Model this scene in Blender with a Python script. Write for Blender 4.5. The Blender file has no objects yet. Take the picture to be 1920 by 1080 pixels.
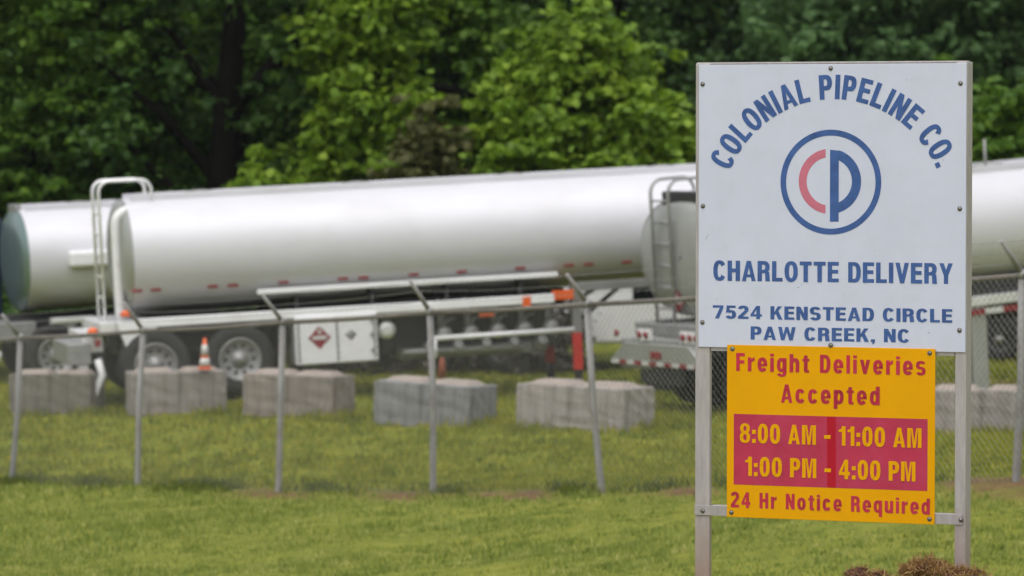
import bpy, bmesh, math, random
import numpy as np
from mathutils import Vector, Matrix
R = math.radians
rng = np.random.default_rng(7)
random.seed(7)
scene = bpy.context.scene
COL = scene.collection

# ------------------------------------------------------------------ camera
F_PX, HORIZON, CAM_H = 7400.0, 250.0, 2.0
PITCH = math.atan((540 - HORIZON) / F_PX)
cam = bpy.data.cameras.new('camera')
cam.sensor_width = 36.0
cam.lens = F_PX * 36.0 / 1920.0
cam.clip_start, cam.clip_end = 0.5, 2000.0
cam.dof.use_dof = True
cam.dof.focus_distance = 17.95
cam.dof.aperture_fstop = 4.6
cam_ob = bpy.data.objects.new('camera', cam)
COL.objects.link(cam_ob)
cam_ob.location = (0, 0, CAM_H)
cam_ob.rotation_euler = (R(90) - PITCH, 0, 0)
scene.camera = cam_ob

# ------------------------------------------------------------------ world, sun, exposure
SUN_EL, SUN_ROT = 68.0, 200.0        # high behind the cloud, behind the camera and a little to the left
world = bpy.data.worlds.new('World')
scene.world = world
world.use_nodes = True
nt = world.node_tree
sky = nt.nodes.new('ShaderNodeTexSky')
sky.sky_type = 'NISHITA'
sky.sun_disc = False
sky.sun_elevation = R(SUN_EL)
sky.sun_rotation = R(SUN_ROT)
sky.air_density, sky.dust_density, sky.ozone_density = 1.0, 4.0, 1.0
hs = nt.nodes.new('ShaderNodeHueSaturation')
hs.inputs['Saturation'].default_value = 0.22
nt.links.new(sky.outputs[0], hs.inputs['Color'])
nt.links.new(hs.outputs[0], nt.nodes['Background'].inputs[0])
nt.nodes['Background'].inputs[1].default_value = 0.15
sun = bpy.data.lights.new('sun', 'SUN')
sun.energy = 0.8
sun.angle = R(110)
sun.color = (1.0, 0.97, 0.93)
sun_ob = bpy.data.objects.new('sun', sun)
COL.objects.link(sun_ob)
_az = R(SUN_ROT)
_sd = Vector((math.sin(_az) * math.cos(R(SUN_EL)), math.cos(_az) * math.cos(R(SUN_EL)), math.sin(R(SUN_EL))))
sun_ob.rotation_euler = _sd.to_track_quat('Z', 'Y').to_euler()
scene.view_settings.view_transform = 'Standard'
scene.view_settings.look = 'None'
scene.view_settings.gamma = 1.0
scene.view_settings.exposure = 0.46
scene.render.engine = 'CYCLES'
scene.cycles.use_denoising = True
scene.cycles.max_bounces = 8
scene.cycles.transparent_max_bounces = 8
scene.cycles.caustics_reflective = False
scene.cycles.caustics_refractive = False


def P(px, py, d):
    """world point seen at photo pixel (px, py) at horizontal distance d"""
    f = Vector((0, math.cos(PITCH), -math.sin(PITCH)))
    u = Vector((0, math.sin(PITCH), math.cos(PITCH)))
    v = f + Vector((1, 0, 0)) * ((px - 960) / F_PX) + u * ((540 - py) / F_PX)
    v *= d / v.y
    return Vector((v.x, v.y, v.z + CAM_H))


# ------------------------------------------------------------------ materials
MATS = {}


def mat(name, col, rough=0.6, metal=0.0, var=0.12, scale=6.0, bump=0.0, bscale=40.0, dirt=None, dirt_amt=0.0,
        dirt_scale=2.5, spec=0.5, coat=0.0, stretch=None):
    m = bpy.data.materials.new(name)
    m.use_nodes = True
    t = m.node_tree
    b = t.nodes['Principled BSDF']
    tc = t.nodes.new('ShaderNodeTexCoord')
    src = tc.outputs['Object']
    if stretch:
        mp = t.nodes.new('ShaderNodeMapping')
        mp.inputs['Scale'].default_value = stretch
        t.links.new(src, mp.inputs[0])
        src = mp.outputs[0]
    n = t.nodes.new('ShaderNodeTexNoise')
    n.inputs['Scale'].default_value = scale
    n.inputs['Detail'].default_value = 6
    n.inputs['Roughness'].default_value = 0.65
    t.links.new(src, n.inputs[0])
    mx = t.nodes.new('ShaderNodeMix')
    mx.data_type = 'RGBA'
    mx.inputs[6].default_value = (*[c * (1 - var) for c in col], 1)
    mx.inputs[7].default_value = (*[min(1, c * (1 + var)) for c in col], 1)
    cr = t.nodes.new('ShaderNodeMapRange')
    cr.inputs[1].default_value, cr.inputs[2].default_value = 0.3, 0.7
    t.links.new(n.outputs[0], cr.inputs[0])
    t.links.new(cr.outputs[0], mx.inputs[0])
    out = mx.outputs[2]
    if dirt:
        n2 = t.nodes.new('ShaderNodeTexNoise')
        n2.inputs['Scale'].default_value = dirt_scale
        n2.inputs['Detail'].default_value = 8
        n2.inputs['Roughness'].default_value = 0.7
        t.links.new(src, n2.inputs[0])
        mr = t.nodes.new('ShaderNodeMapRange')
        mr.inputs[1].default_value, mr.inputs[2].default_value = 0.48, 0.72
        mr.inputs[4].default_value = dirt_amt
        t.links.new(n2.outputs[0], mr.inputs[0])
        m2 = t.nodes.new('ShaderNodeMix')
        m2.data_type = 'RGBA'
        m2.inputs[7].default_value = (*dirt, 1)
        t.links.new(mr.outputs[0], m2.inputs[0])
        t.links.new(out, m2.inputs[6])
        out = m2.outputs[2]
    t.links.new(out, b.inputs['Base Color'])
    rr = t.nodes.new('ShaderNodeMapRange')
    rr.inputs[3].default_value, rr.inputs[4].default_value = max(0.02, rough * 0.85), min(1, rough * 1.15)
    t.links.new(n.outputs[0], rr.inputs[0])
    t.links.new(rr.outputs[0], b.inputs['Roughness'])
    b.inputs['Metallic'].default_value = metal
    b.inputs['Specular IOR Level'].default_value = spec
    b.inputs['Coat Weight'].default_value = coat
    if bump:
        n3 = t.nodes.new('ShaderNodeTexNoise')
        n3.inputs['Scale'].default_value = bscale
        n3.inputs['Detail'].default_value = 5
        t.links.new(src, n3.inputs[0])
        bp = t.nodes.new('ShaderNodeBump')
        bp.inputs['Strength'].default_value = bump
        bp.inputs['Distance'].default_value = 0.02
        t.links.new(n3.outputs[0], bp.inputs['Height'])
        t.links.new(bp.outputs[0], b.inputs['Normal'])
    MATS[name] = m
    return m


def leaf_mat(name, cols, trans=0.35, nscale=0.8, rough=0.5, own=0.5):
    """leaf colour varies per leaf and softly from place to place"""
    m = bpy.data.materials.new(name)
    m.use_nodes = True
    t = m.node_tree
    b = t.nodes['Principled BSDF']
    g = t.nodes.new('ShaderNodeNewGeometry')
    n = t.nodes.new('ShaderNodeTexNoise')
    n.inputs['Scale'].default_value = nscale
    n.inputs['Detail'].default_value = 3
    tc = t.nodes.new('ShaderNodeTexCoord')
    t.links.new(tc.outputs['Object'], n.inputs[0])
    mr = t.nodes.new('ShaderNodeMapRange')
    mr.inputs[1].default_value, mr.inputs[2].default_value = 0.3, 0.7
    t.links.new(n.outputs[0], mr.inputs[0])
    a = t.nodes.new('ShaderNodeMath')
    a.operation = 'MULTIPLY_ADD'
    a.inputs[1].default_value = own
    t.links.new(g.outputs['Random Per Island'], a.inputs[0])
    a2 = t.nodes.new('ShaderNodeMath')
    a2.operation = 'MULTIPLY'
    a2.inputs[1].default_value = 1 - own
    t.links.new(mr.outputs[0], a2.inputs[0])
    t.links.new(a2.outputs[0], a.inputs[2])
    rp = t.nodes.new('ShaderNodeValToRGB')
    els = rp.color_ramp.elements
    while len(els) < len(cols):
        els.new(0.5)
    for i, c in enumerate(cols):
        els[i].position = i / (len(cols) - 1)
        els[i].color = (*c, 1)
    t.links.new(a.outputs[0], rp.inputs[0])
    t.links.new(rp.outputs[0], b.inputs['Base Color'])
    b.inputs['Roughness'].default_value = rough
    b.inputs['Specular IOR Level'].default_value = 0.3
    tr = t.nodes.new('ShaderNodeBsdfTranslucent')
    t.links.new(rp.outputs[0], tr.inputs[0])
    ms = t.nodes.new('ShaderNodeMixShader')
    ms.inputs[0].default_value = trans
    t.links.new(b.outputs[0], ms.inputs[1])
    t.links.new(tr.outputs[0], ms.inputs[2])
    t.links.new(ms.outputs[0], t.nodes['Material Output'].inputs[0])
    MATS[name] = m
    return m


mat('sign_white', (0.555, 0.578, 0.715), 0.45, var=0.035, scale=3.0, dirt=(0.43, 0.45, 0.51), dirt_amt=0.25, dirt_scale=7, bump=0.02, bscale=5)
mat('sign_yellow', (0.72, 0.335, 0.0), 0.5, var=0.05, scale=2.5, bump=0.02, bscale=5, spec=0.12)
mat('vinyl_blue', (0.049, 0.104, 0.29), 0.5, var=0.22, scale=14, dirt=(0.08, 0.135, 0.33), dirt_amt=0.4, dirt_scale=30, spec=0.2)
mat('vinyl_pink', (0.52, 0.155, 0.22), 0.5, var=0.08, scale=10, spec=0.2)
mat('vinyl_red', (0.42, 0.026, 0.05), 0.5, var=0.30, scale=9, dirt=(0.46, 0.045, 0.085), dirt_amt=0.8, dirt_scale=14, spec=0.2)
mat('vinyl_red_field', (0.43, 0.035, 0.075), 0.45, var=0.14, scale=5, dirt=(0.44, 0.055, 0.13), dirt_amt=0.6, dirt_scale=6, spec=0.2)
mat('vinyl_red_deep', (0.40, 0.008, 0.022), 0.45, var=0.1, scale=9, spec=0.2)
mat('scuff', (0.24, 0.24, 0.27), 0.7, var=0.3, scale=80)
mat('galvanised', (0.40, 0.37, 0.375), 0.5, 0.35, var=0.14, scale=10, bump=0.08, bscale=60, dirt=(0.30, 0.27, 0.24), dirt_amt=0.5, dirt_scale=8, stretch=(4, 4, 0.6))
mat('fence_galvanised', (0.29, 0.285, 0.28), 0.6, 0.25, var=0.2, scale=6, dirt=(0.17, 0.13, 0.10), dirt_amt=0.7, dirt_scale=5, stretch=(2, 2, 0.7))
mat('fence_rail_metal', (0.17, 0.155, 0.135), 0.65, 0.2, var=0.25, scale=4, dirt=(0.12, 0.08, 0.05), dirt_amt=0.6, dirt_scale=3)
mat('wire', (0.30, 0.30, 0.29), 0.6, 0.3, var=0.1)
mat('screw_metal', (0.22, 0.21, 0.20), 0.38, 0.85, var=0.2, scale=60)
mat('tank_aluminium', (0.595, 0.59, 0.62), 0.5, 0.16, var=0.035, scale=1.2, dirt=(0.50, 0.49, 0.485), dirt_amt=0.45, dirt_scale=1.5, stretch=(0.6, 1, 1.0))
mat('tank_end_green_reflection', (0.20, 0.275, 0.265), 0.3, 0.6, var=0.06, scale=2)  # green of the reflected trees is put into the base colour
mat('tank_end_grey', (0.40, 0.41, 0.39), 0.5, 0.6, var=0.08, scale=2, dirt=(0.33, 0.32, 0.29), dirt_amt=0.4)
mat('bright_metal', (0.80, 0.80, 0.80), 0.42, 0.55, var=0.06, scale=3, dirt=(0.5, 0.49, 0.46), dirt_amt=0.3)
mat('dull_metal', (0.31, 0.31, 0.305), 0.5, 0.5, var=0.2, scale=5, dirt=(0.18, 0.16, 0.14), dirt_amt=0.5)
mat('wheel_metal', (0.27, 0.27, 0.265), 0.4, 0.35, var=0.12, scale=6, dirt=(0.30, 0.28, 0.25), dirt_amt=0.5, dirt_scale=5)
mat('dark_steel', (0.035, 0.035, 0.036), 0.6, 0.2, var=0.3, scale=4)
mat('rubber', (0.018, 0.018, 0.018), 0.8, var=0.25, scale=8, bump=0.1)
mat('white_paint', (0.74, 0.74, 0.75), 0.4, var=0.04, scale=3, dirt=(0.5, 0.47, 0.42), dirt_amt=0.3)
mat('navy_paint', (0.012, 0.025, 0.06), 0.4, var=0.1)
mat('glass_dark', (0.012, 0.014, 0.016), 0.08, var=0.1)
mat('red_lens', (0.22, 0.02, 0.026), 0.35, var=0.15)
mat('orange_paint', (0.72, 0.12, 0.02), 0.45, var=0.12)
mat('red_paint', (0.55, 0.022, 0.015), 0.45, var=0.12)
mat('faded_orange', (0.36, 0.10, 0.05), 0.7, var=0.2, scale=8)
mat('reflective_white', (0.55, 0.55, 0.53), 0.4, var=0.06)
for _n, _c, _d in (('concrete', (0.26, 0.235, 0.215), (0.09, 0.08, 0.065)), ('concrete_dark', (0.17, 0.155, 0.13), (0.06, 0.06, 0.04)),
                   ('concrete_brown', (0.235, 0.205, 0.178), (0.10, 0.075, 0.055)), ('concrete_grey', (0.215, 0.215, 0.215), (0.07, 0.07, 0.07)), ('concrete_pale', (0.30, 0.275, 0.25), (0.11, 0.10, 0.08))):
    mat(_n, _c, 0.9, var=0.28, scale=5, bump=0.35, bscale=22, dirt=_d, dirt_amt=0.85, dirt_scale=2.4, stretch=(4.5, 4.5, 0.45))
mat('concrete_key', (0.30, 0.255, 0.22), 0.9, var=0.15, scale=5, bump=0.3, bscale=22)
mat('bark', (0.007, 0.0062, 0.005), 1.0, var=0.4, scale=6, bump=0.5, bscale=14, stretch=(3, 3, 0.5), spec=0.1)
mat('soil', (0.085, 0.034, 0.018), 0.95, var=0.4, scale=20, bump=0.8, bscale=50)
leaf_mat('straw', [(0.15, 0.075, 0.028), (0.34, 0.205, 0.080), (0.58, 0.41, 0.19)], 0.2, 6)
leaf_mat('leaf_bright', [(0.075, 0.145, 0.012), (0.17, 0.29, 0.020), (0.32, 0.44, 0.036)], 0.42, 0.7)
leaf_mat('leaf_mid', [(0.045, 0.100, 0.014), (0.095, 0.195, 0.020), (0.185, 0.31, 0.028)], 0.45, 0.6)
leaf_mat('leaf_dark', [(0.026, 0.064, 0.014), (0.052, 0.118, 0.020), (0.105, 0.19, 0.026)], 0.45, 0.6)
leaf_mat('leaf_far_hazed', [(0.062, 0.118, 0.042), (0.088, 0.172, 0.055), (0.12, 0.22, 0.064)], 0.45, 0.35)  # haze over the far trees is mixed into this paler, bluer green
leaf_mat('leaf_olive', [(0.045, 0.050, 0.014), (0.085, 0.090, 0.022), (0.13, 0.13, 0.035)], 0.35, 0.8)
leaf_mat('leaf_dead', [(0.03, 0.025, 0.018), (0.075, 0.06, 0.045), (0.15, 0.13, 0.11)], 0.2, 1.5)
leaf_mat('leaf_blossom', [(0.30, 0.14, 0.01), (0.45, 0.22, 0.02)], 0.3, 0.8)
leaf_mat('grass', [(0.095, 0.145, 0.024), (0.25, 0.305, 0.062), (0.57, 0.545, 0.19)], 0.4, 4.0, own=0.35)
leaf_mat('grass_yard', [(0.085, 0.115, 0.010), (0.225, 0.255, 0.022), (0.50, 0.44, 0.065)], 0.4, 3.0, own=0.3)
leaf_mat('weed', [(0.045, 0.070, 0.012), (0.10, 0.14, 0.020), (0.22, 0.22, 0.05)], 0.3, 1.2)


def mud_foot(name, src, z0, z1, col):
    """copy of a material with splashed soil dried on its lowest part"""
    m = MATS[src].copy()
    m.name = name
    t = m.node_tree
    b = t.nodes['Principled BSDF']
    old = b.inputs['Base Color'].links[0].from_socket
    tc = t.nodes.new('ShaderNodeTexCoord')
    sp = t.nodes.new('ShaderNodeSeparateXYZ')
    t.links.new(tc.outputs['Object'], sp.inputs[0])
    n = t.nodes.new('ShaderNodeTexNoise')
    n.inputs['Scale'].default_value = 18
    n.inputs['Detail'].default_value = 6
    t.links.new(tc.outputs['Object'], n.inputs[0])
    a = t.nodes.new('ShaderNodeMath')
    a.operation = 'MULTIPLY_ADD'
    a.inputs[1].default_value = 0.28
    t.links.new(n.outputs[0], a.inputs[0])
    t.links.new(sp.outputs['Z'], a.inputs[2])
    mr = t.nodes.new('ShaderNodeMapRange')
    mr.inputs[1].default_value, mr.inputs[2].default_value = z1 + .14, z0 + .14
    mr.inputs[4].default_value = 0.8
    t.links.new(a.outputs[0], mr.inputs[0])
    k = t.nodes.new('ShaderNodeMix')
    k.data_type = 'RGBA'
    k.inputs[7].default_value = (*col, 1)
    t.links.new(mr.outputs[0], k.inputs[0])
    t.links.new(old, k.inputs[6])
    t.links.new(k.outputs[2], b.inputs['Base Color'])
    b.inputs['Metallic'].default_value *= 0.5
    MATS[name] = m


mud_foot('post_metal', 'galvanised', -0.05, 0.33, (0.30, 0.20, 0.165))

# ------------------------------------------------------------------ mesh helpers
class MB:
    def __init__(s):
        s.v, s.f, s.smooth = [], [], []

    def add(s, vs, fs, smooth=False):
        o = len(s.v)
        s.v.extend([tuple(p) for p in vs])
        s.f.extend([tuple(i + o for i in f) for f in fs])
        s.smooth.extend([smooth] * len(fs))
        return s

    def box(s, lo, hi, M=None):
        x0, y0, z0 = lo
        x1, y1, z1 = hi
        vs = [Vector(p) for p in ((x0, y0, z0), (x1, y0, z0), (x1, y1, z0), (x0, y1, z0), (x0, y0, z1), (x1, y0, z1), (x1, y1, z1), (x0, y1, z1))]
        if M:
            vs = [M @ p for p in vs]
        return s.add(vs, [(0, 3, 2, 1), (4, 5, 6, 7), (0, 1, 5, 4), (1, 2, 6, 5), (2, 3, 7, 6), (3, 0, 4, 7)])

    def tube(s, pts, r, n=8, r1=None, caps=True):
        pts = [Vector(p) for p in pts]
        k = len(pts)
        rs = r if isinstance(r, (list, tuple)) else [r + ((r1 if r1 is not None else r) - r) * i / max(1, k - 1) for i in range(k)]
        up = Vector((0, 0, 1)) if abs((pts[-1] - pts[0]).normalized().z) < 0.9 else Vector((1, 0, 0))
        vs = []
        for i, p in enumerate(pts):
            t = (pts[min(k - 1, i + 1)] - pts[max(0, i - 1)]).normalized()
            a = t.cross(up)
            if a.length < 1e-4:
                a = t.cross(Vector((0.3, 1, 0.2)))
            a.normalize()
            b = a.cross(t)
            up = b
            for j in range(n):
                w = 2 * math.pi * j / n
                vs.append(p + (a * math.cos(w) + b * math.sin(w)) * rs[i])
        fs = []
        for i in range(k - 1):
            for j in range(n):
                fs.append((i * n + j, i * n + (j + 1) % n, (i + 1) * n + (j + 1) % n, (i + 1) * n + j))
        s.add(vs, fs, True)
        if caps:
            o = len(s.v) - len(vs)
            s.f += [tuple(o + j for j in range(n))[::-1], tuple(o + (k - 1) * n + j for j in range(n))]
            s.smooth += [False, False]
        return s

    def lathe(s, prof, M, n=24, smooth=True, caps=True):
        """prof: (radius, height) pairs about local z of M"""
        vs, fs = [], []
        for r, h in prof:
            for j in range(n):
                w = 2 * math.pi * j / n
                vs.append(M @ Vector((r * math.cos(w), r * math.sin(w), h)))
        for i in range(len(prof) - 1):
            for j in range(n):
                fs.append((i * n + j, i * n + (j + 1) % n, (i + 1) * n + (j + 1) % n, (i + 1) * n + j))
        s.add(vs, fs, smooth)
        o = len(s.v) - len(vs)
        if caps and prof[0][0] > 1e-4:
            s.f.append(tuple(o + j for j in range(n))[::-1]); s.smooth.append(False)
        if caps and prof[-1][0] > 1e-4:
            s.f.append(tuple(o + (len(prof) - 1) * n + j for j in range(n))); s.smooth.append(False)
        return s

    def prism(s, poly, y0, y1, M=None):
        """poly in local xz, extruded along y"""
        n = len(poly)
        vs = [Vector((x, y0, z)) for x, z in poly] + [Vector((x, y1, z)) for x, z in poly]
        if M:
            vs = [M @ p for p in vs]
        fs = [tuple(range(n)), tuple(range(2 * n - 1, n - 1, -1))]
        for i in range(n):
            j = (i + 1) % n
            fs.append((i, i + n, j + n, j))
        return s.add(vs, fs)

    def build(s, name, m, parent=None, bevel=0.0, seg=2):
        me = bpy.data.meshes.new(name)
        me.from_pydata(s.v, [], s.f)
        me.polygons.foreach_set('use_smooth', s.smooth)
        bm = bmesh.new()
        bm.from_mesh(me)
        bmesh.ops.recalc_face_normals(bm, faces=bm.faces)
        bm.to_mesh(me)
        bm.free()
        o = bpy.data.objects.new(name, me)
        COL.objects.link(o)
        me.materials.append(MATS[m])
        if parent:
            o.parent = parent
        if bevel:
            md = o.modifiers.new('bevel', 'BEVEL')
            md.width, md.segments, md.limit_method, md.angle_limit = bevel, seg, 'ANGLE', R(40)
        return o


def np_mesh(name, verts, faces, m, parent=None, smooth=False):
    """fast mesh from numpy arrays; faces (n,k)"""
    me = bpy.data.meshes.new(name)
    nf, k = faces.shape
    me.vertices.add(len(verts))
    me.vertices.foreach_set('co', verts.astype(np.float32).ravel())
    me.loops.add(nf * k)
    me.loops.foreach_set('vertex_index', faces.astype(np.int32).ravel())
    me.polygons.add(nf)
    me.polygons.foreach_set('loop_start', (np.arange(nf) * k).astype(np.int32))
    me.polygons.foreach_set('loop_total', np.full(nf, k, np.int32))
    me.polygons.foreach_set('use_smooth', np.full(nf, smooth))
    me.update(calc_edges=True)
    me.validate()
    me.materials.append(MATS[m])
    o = bpy.data.objects.new(name, me)
    COL.objects.link(o)
    if parent:
        o.parent = parent
    return o


def thing(name, label, cat, loc=(0, 0, 0), rot=(0, 0, 0), group=None):
    o = bpy.data.objects.new(name, None)
    o.empty_display_size = 0.3
    COL.objects.link(o)
    o.location, o.rotation_euler = loc, rot
    o['label'], o['category'] = label, cat
    if group:
        o['group'] = group
    return o


def tag(o, label, cat, group=None):
    o['label'], o['category'] = label, cat
    if group:
        o['group'] = group
    return o


def copy_tree(o, parent=None):
    c = o.copy()
    COL.objects.link(c)
    if parent:
        c.parent = parent
    for ch in list(o.children):
        copy_tree(ch, c)
    return c


# ------------------------------------------------------------------ terrain
POSTS = [  # base px, base py, top px, top py, distance
    (22, 908, 38, 634, 48.4), (258, 914, 268, 621, 45.7), (522, 923, 530, 605, 43.3),
    (812, 927, 806, 586, 40.7), (1128, 922, 1101, 571, 38.3), (1500, 914, 1496, 545, 35.8), (1905, 905, 1917, 517, 33.3)]
CTRL = [(1.5, 18, -0.09), (-2.4, 18, -0.18), (4.5, 18, -0.03), (1.5, 21, -0.62), (-2.5, 21, -0.75), (5, 21, -0.5),
        (5.2, 27, -1.08), (2.6, 28, -1.22), (0, 30, -1.45), (-3.5, 33, -1.78), (-6.5, 36, -2.0), (0, 5, 0.32), (-4, 5, 0.3), (5, 5, 0.36), (0, -30, 0.5), (-30, -30, 0.3), (30, -30, 0.8)]
for bx, by, tx, ty, d in POSTS:
    p = P(bx, by, d)
    CTRL.append((p.x, p.y, p.z))
for px, py, d in [(-150, 768, 57.5), (100, 776, 56), (330, 772, 55.4), (560, 778, 54.5), (815, 796, 52.8), (1090, 803, 51.5), (1300, 806, 51.0), (1830, 812, 51.5)]:
    p = P(px, py, d)
    CTRL.append((p.x, p.y, p.z))
CTRL += [(-5.0, 57, -1.78), (-7.6, 63.5, -2.04), (-6.0, 65, -2.0), (0, 57.5, -1.85), (3.2, 55.6, -1.87), (7, 58, -1.85), (-12, 62, -1.85), (12, 60, -1.8), (-10, 72, -1.8), (0, 70, -1.8), (10, 72, -1.7),
         (-14, 90, -1.6), (0, 92, -1.5), (14, 90, -1.3), (-30, 45, -2.4), (30, 40, -0.6), (-40, 120, -0.5), (0, 130, 0.4), (40, 120, 0.6),
         (-120, 0, -1.0), (120, 0, 1.0), (-120, 200, 4), (0, 240, 8), (120, 200, 5), (0, -120, 0.6), (-120, -120, 0), (120, -120, 1), (-120, 90, -0.5), (120, 90, 0.6)]
_C = np.array(CTRL)


def _tps(r2):
    return np.where(r2 > 0, 0.5 * r2 * np.log(np.maximum(r2, 1e-9)), 0)


_xy = _C[:, :2] / 20.0
_n = len(_xy)
_K = _tps(((_xy[:, None] - _xy[None]) ** 2).sum(-1)) + np.eye(_n) * 0.002
_A = np.zeros((_n + 3, _n + 3))
_A[:_n, :_n] = _K
_A[:_n, _n] = 1
_A[:_n, _n + 1:] = _xy
_A[_n:, :_n] = _A[:_n, _n:].T
_W = np.linalg.solve(_A, np.concatenate([_C[:, 2], np.zeros(3)]))


def ground_z(x, y):
    q = np.stack([np.atleast_1d(np.asarray(x, float)), np.atleast_1d(np.asarray(y, float))], -1) / 20.0
    out = np.empty(len(q))
    for i in range(0, len(q), 20000):
        c = q[i:i + 20000]
        out[i:i + 20000] = _tps(((c[:, None] - _xy[None]) ** 2).sum(-1)) @ _W[:_n] + _W[_n] + c @ _W[_n + 1:]
    return out


def gz(x, y):
    return float(ground_z(x, y)[0])


def fence_d(x):
    """distance of the fence line at world x"""
    pts = [(P(b[0], b[1], b[4]).x, b[4]) for b in POSTS]
    return np.interp(x, [p[0] for p in pts], [p[1] for p in pts])


def value_noise(x, y, s, seed=0):
    g = np.random.default_rng(seed).random((256, 256))
    u, v = x / s, y / s
    i, j = np.floor(u).astype(int), np.floor(v).astype(int)
    fu, fv = u - i, v - j
    fu, fv = fu * fu * (3 - 2 * fu), fv * fv * (3 - 2 * fv)
    a = g[i % 256, j % 256] * (1 - fu) + g[(i + 1) % 256, j % 256] * fu
    b = g[i % 256, (j + 1) % 256] * (1 - fu) + g[(i + 1) % 256, (j + 1) % 256] * fu
    return a * (1 - fv) + b * fv


def bare_soil(x, y):
    """worn strip along the fence foot and around the sign base"""
    w = 0.6 * np.exp(-((y - fence_d(x) + 0.35) / 0.45) ** 2) * np.clip((value_noise(x + 50, y * .4, 0.9, 3) - 0.42) * 5, 0, 1)
    for px, py, d, rx in ((490, 928, 43.4, .34), (560, 930, 43.0, .2), (745, 930, 41.2, .35), (960, 928, 39.5, .4), (1290, 922, 37.0, .3), (1880, 912, 33.5, .45)):
        q = P(px, py, d)
        w = np.maximum(w, 1.9 * np.exp(-((x - q.x) / rx) ** 2 - ((y - fence_d(x) + .35) / .9) ** 2) * np.clip(value_noise(x, y, .25, 12) * 1.6, .3, 1))
    w = np.maximum(w, np.exp(-(((x - 1.95) / 0.42) ** 2 + ((y - 17.7) / 0.35) ** 2)))
    w = np.maximum(w, np.exp(-(((x - 7.2) / 2.4) ** 2 + ((y - 58.5) / 2.6) ** 2)) * 0.9)
    return np.clip(w, 0, 1)


def build_ground():
    xs = np.concatenate([np.linspace(-400, -40, 14), np.linspace(-36, -12, 14), np.arange(-11, 11.01, 0.22), np.linspace(12, 36, 14), np.linspace(40, 400, 14)])
    ys = np.concatenate([np.linspace(-300, 0, 18), np.linspace(3, 14, 8), np.arange(15, 34, 0.22), np.arange(34, 74, 0.35), np.linspace(76, 140, 20), np.linspace(150, 420, 14)])
    X, Y = np.meshgrid(xs, ys)
    x, y = X.ravel(), Y.ravel()
    cx, cy = np.clip(x, -110, 110), np.clip(y, -110, 230)
    z = ground_z(cx, cy) + (value_noise(x, y, 0.9, 1) - .5) * 0.05 + (value_noise(x, y, 0.3, 2) - .5) * 0.025
    nx, ny = len(xs), len(ys)
    idx = np.arange(nx * ny).reshape(ny, nx)
    f = np.stack([idx[:-1, :-1], idx[:-1, 1:], idx[1:, 1:], idx[1:, :-1]], -1).reshape(-1, 4)
    m = bpy.data.materials.new('lawn_ground')
    m.use_nodes = True
    MATS['lawn_ground'] = m
    t = m.node_tree
    b = t.nodes['Principled BSDF']
    b.inputs['Roughness'].default_value = 0.95
    b.inputs['Specular IOR Level'].default_value = 0.15
    tc = t.nodes.new('ShaderNodeTexCoord')

    def noise(scale, det):
        n = t.nodes.new('ShaderNodeTexNoise')
        n.inputs['Scale'].default_value = scale
        n.inputs['Detail'].default_value = det
        n.inputs['Roughness'].default_value = 0.7
        t.links.new(tc.outputs['Object'], n.inputs[0])
        return n.outputs[0]

    def ramp(src, cols, lo=0.3, hi=0.7):
        r = t.nodes.new('ShaderNodeValToRGB')
        e = r.color_ramp.elements
        while len(e) < len(cols):
            e.new(.5)
        for i, c in enumerate(cols):
            e[i].position = lo + (hi - lo) * i / (len(cols) - 1)
            e[i].color = (*c, 1)
        t.links.new(src, r.inputs[0])
        return r.outputs[0]

    def mix(a, c, fac):
        k = t.nodes.new('ShaderNodeMix')
        k.data_type = 'RGBA'
        if isinstance(fac, float):
            k.inputs[0].default_value = fac
        else:
            t.links.new(fac, k.inputs[0])
        t.links.new(a, k.inputs[6])
        t.links.new(c, k.inputs[7])
        return k.outputs[2]
    g1 = ramp(noise(0.55, 4), [(0.105, 0.135, 0.018), (0.15, 0.18, 0.024), (0.22, 0.215, 0.036)])
    g2 = ramp(noise(6.0, 6), [(0.075, 0.09, 0.012), (0.18, 0.195, 0.026), (0.30, 0.28, 0.06)])
    soil = ramp(noise(9.0, 6), [(0.075, 0.042, 0.022), (0.15, 0.085, 0.045), (0.25, 0.16, 0.09)])
    at = t.nodes.new('ShaderNodeAttribute')
    at.attribute_name = 'soil'
    g3 = ramp(noise(3.2, 6), [(0.065, 0.095, 0.008), (0.155, 0.18, 0.013), (0.29, 0.27, 0.030)])
    ay = t.nodes.new('ShaderNodeAttribute')
    ay.attribute_name = 'unmown'
    col = mix(mix(mix(g1, g2, 0.6), g3, ay.outputs['Fac']), soil, at.outputs['Fac'])
    t.links.new(col, b.inputs['Base Color'])
    bp = t.nodes.new('ShaderNodeBump')
    bp.inputs['Strength'].default_value = 0.6
    bp.inputs['Distance'].default_value = 0.05
    t.links.new(noise(14, 6), bp.inputs['Height'])
    t.links.new(bp.outputs[0], b.inputs['Normal'])
    o = np_mesh('ground', np.stack([x, y, z], -1), f, 'lawn_ground', smooth=True)
    a = o.data.attributes.new('soil', 'FLOAT', 'POINT')
    a.data.foreach_set('value', bare_soil(x, y).astype(np.float32))
    a = o.data.attributes.new('unmown', 'FLOAT', 'POINT')
    a.data.foreach_set('value', np.clip((y - fence_d(x)) / 0.5 + 0.5, 0, 1).astype(np.float32))
    o['kind'] = 'structure'


build_ground()


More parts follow.
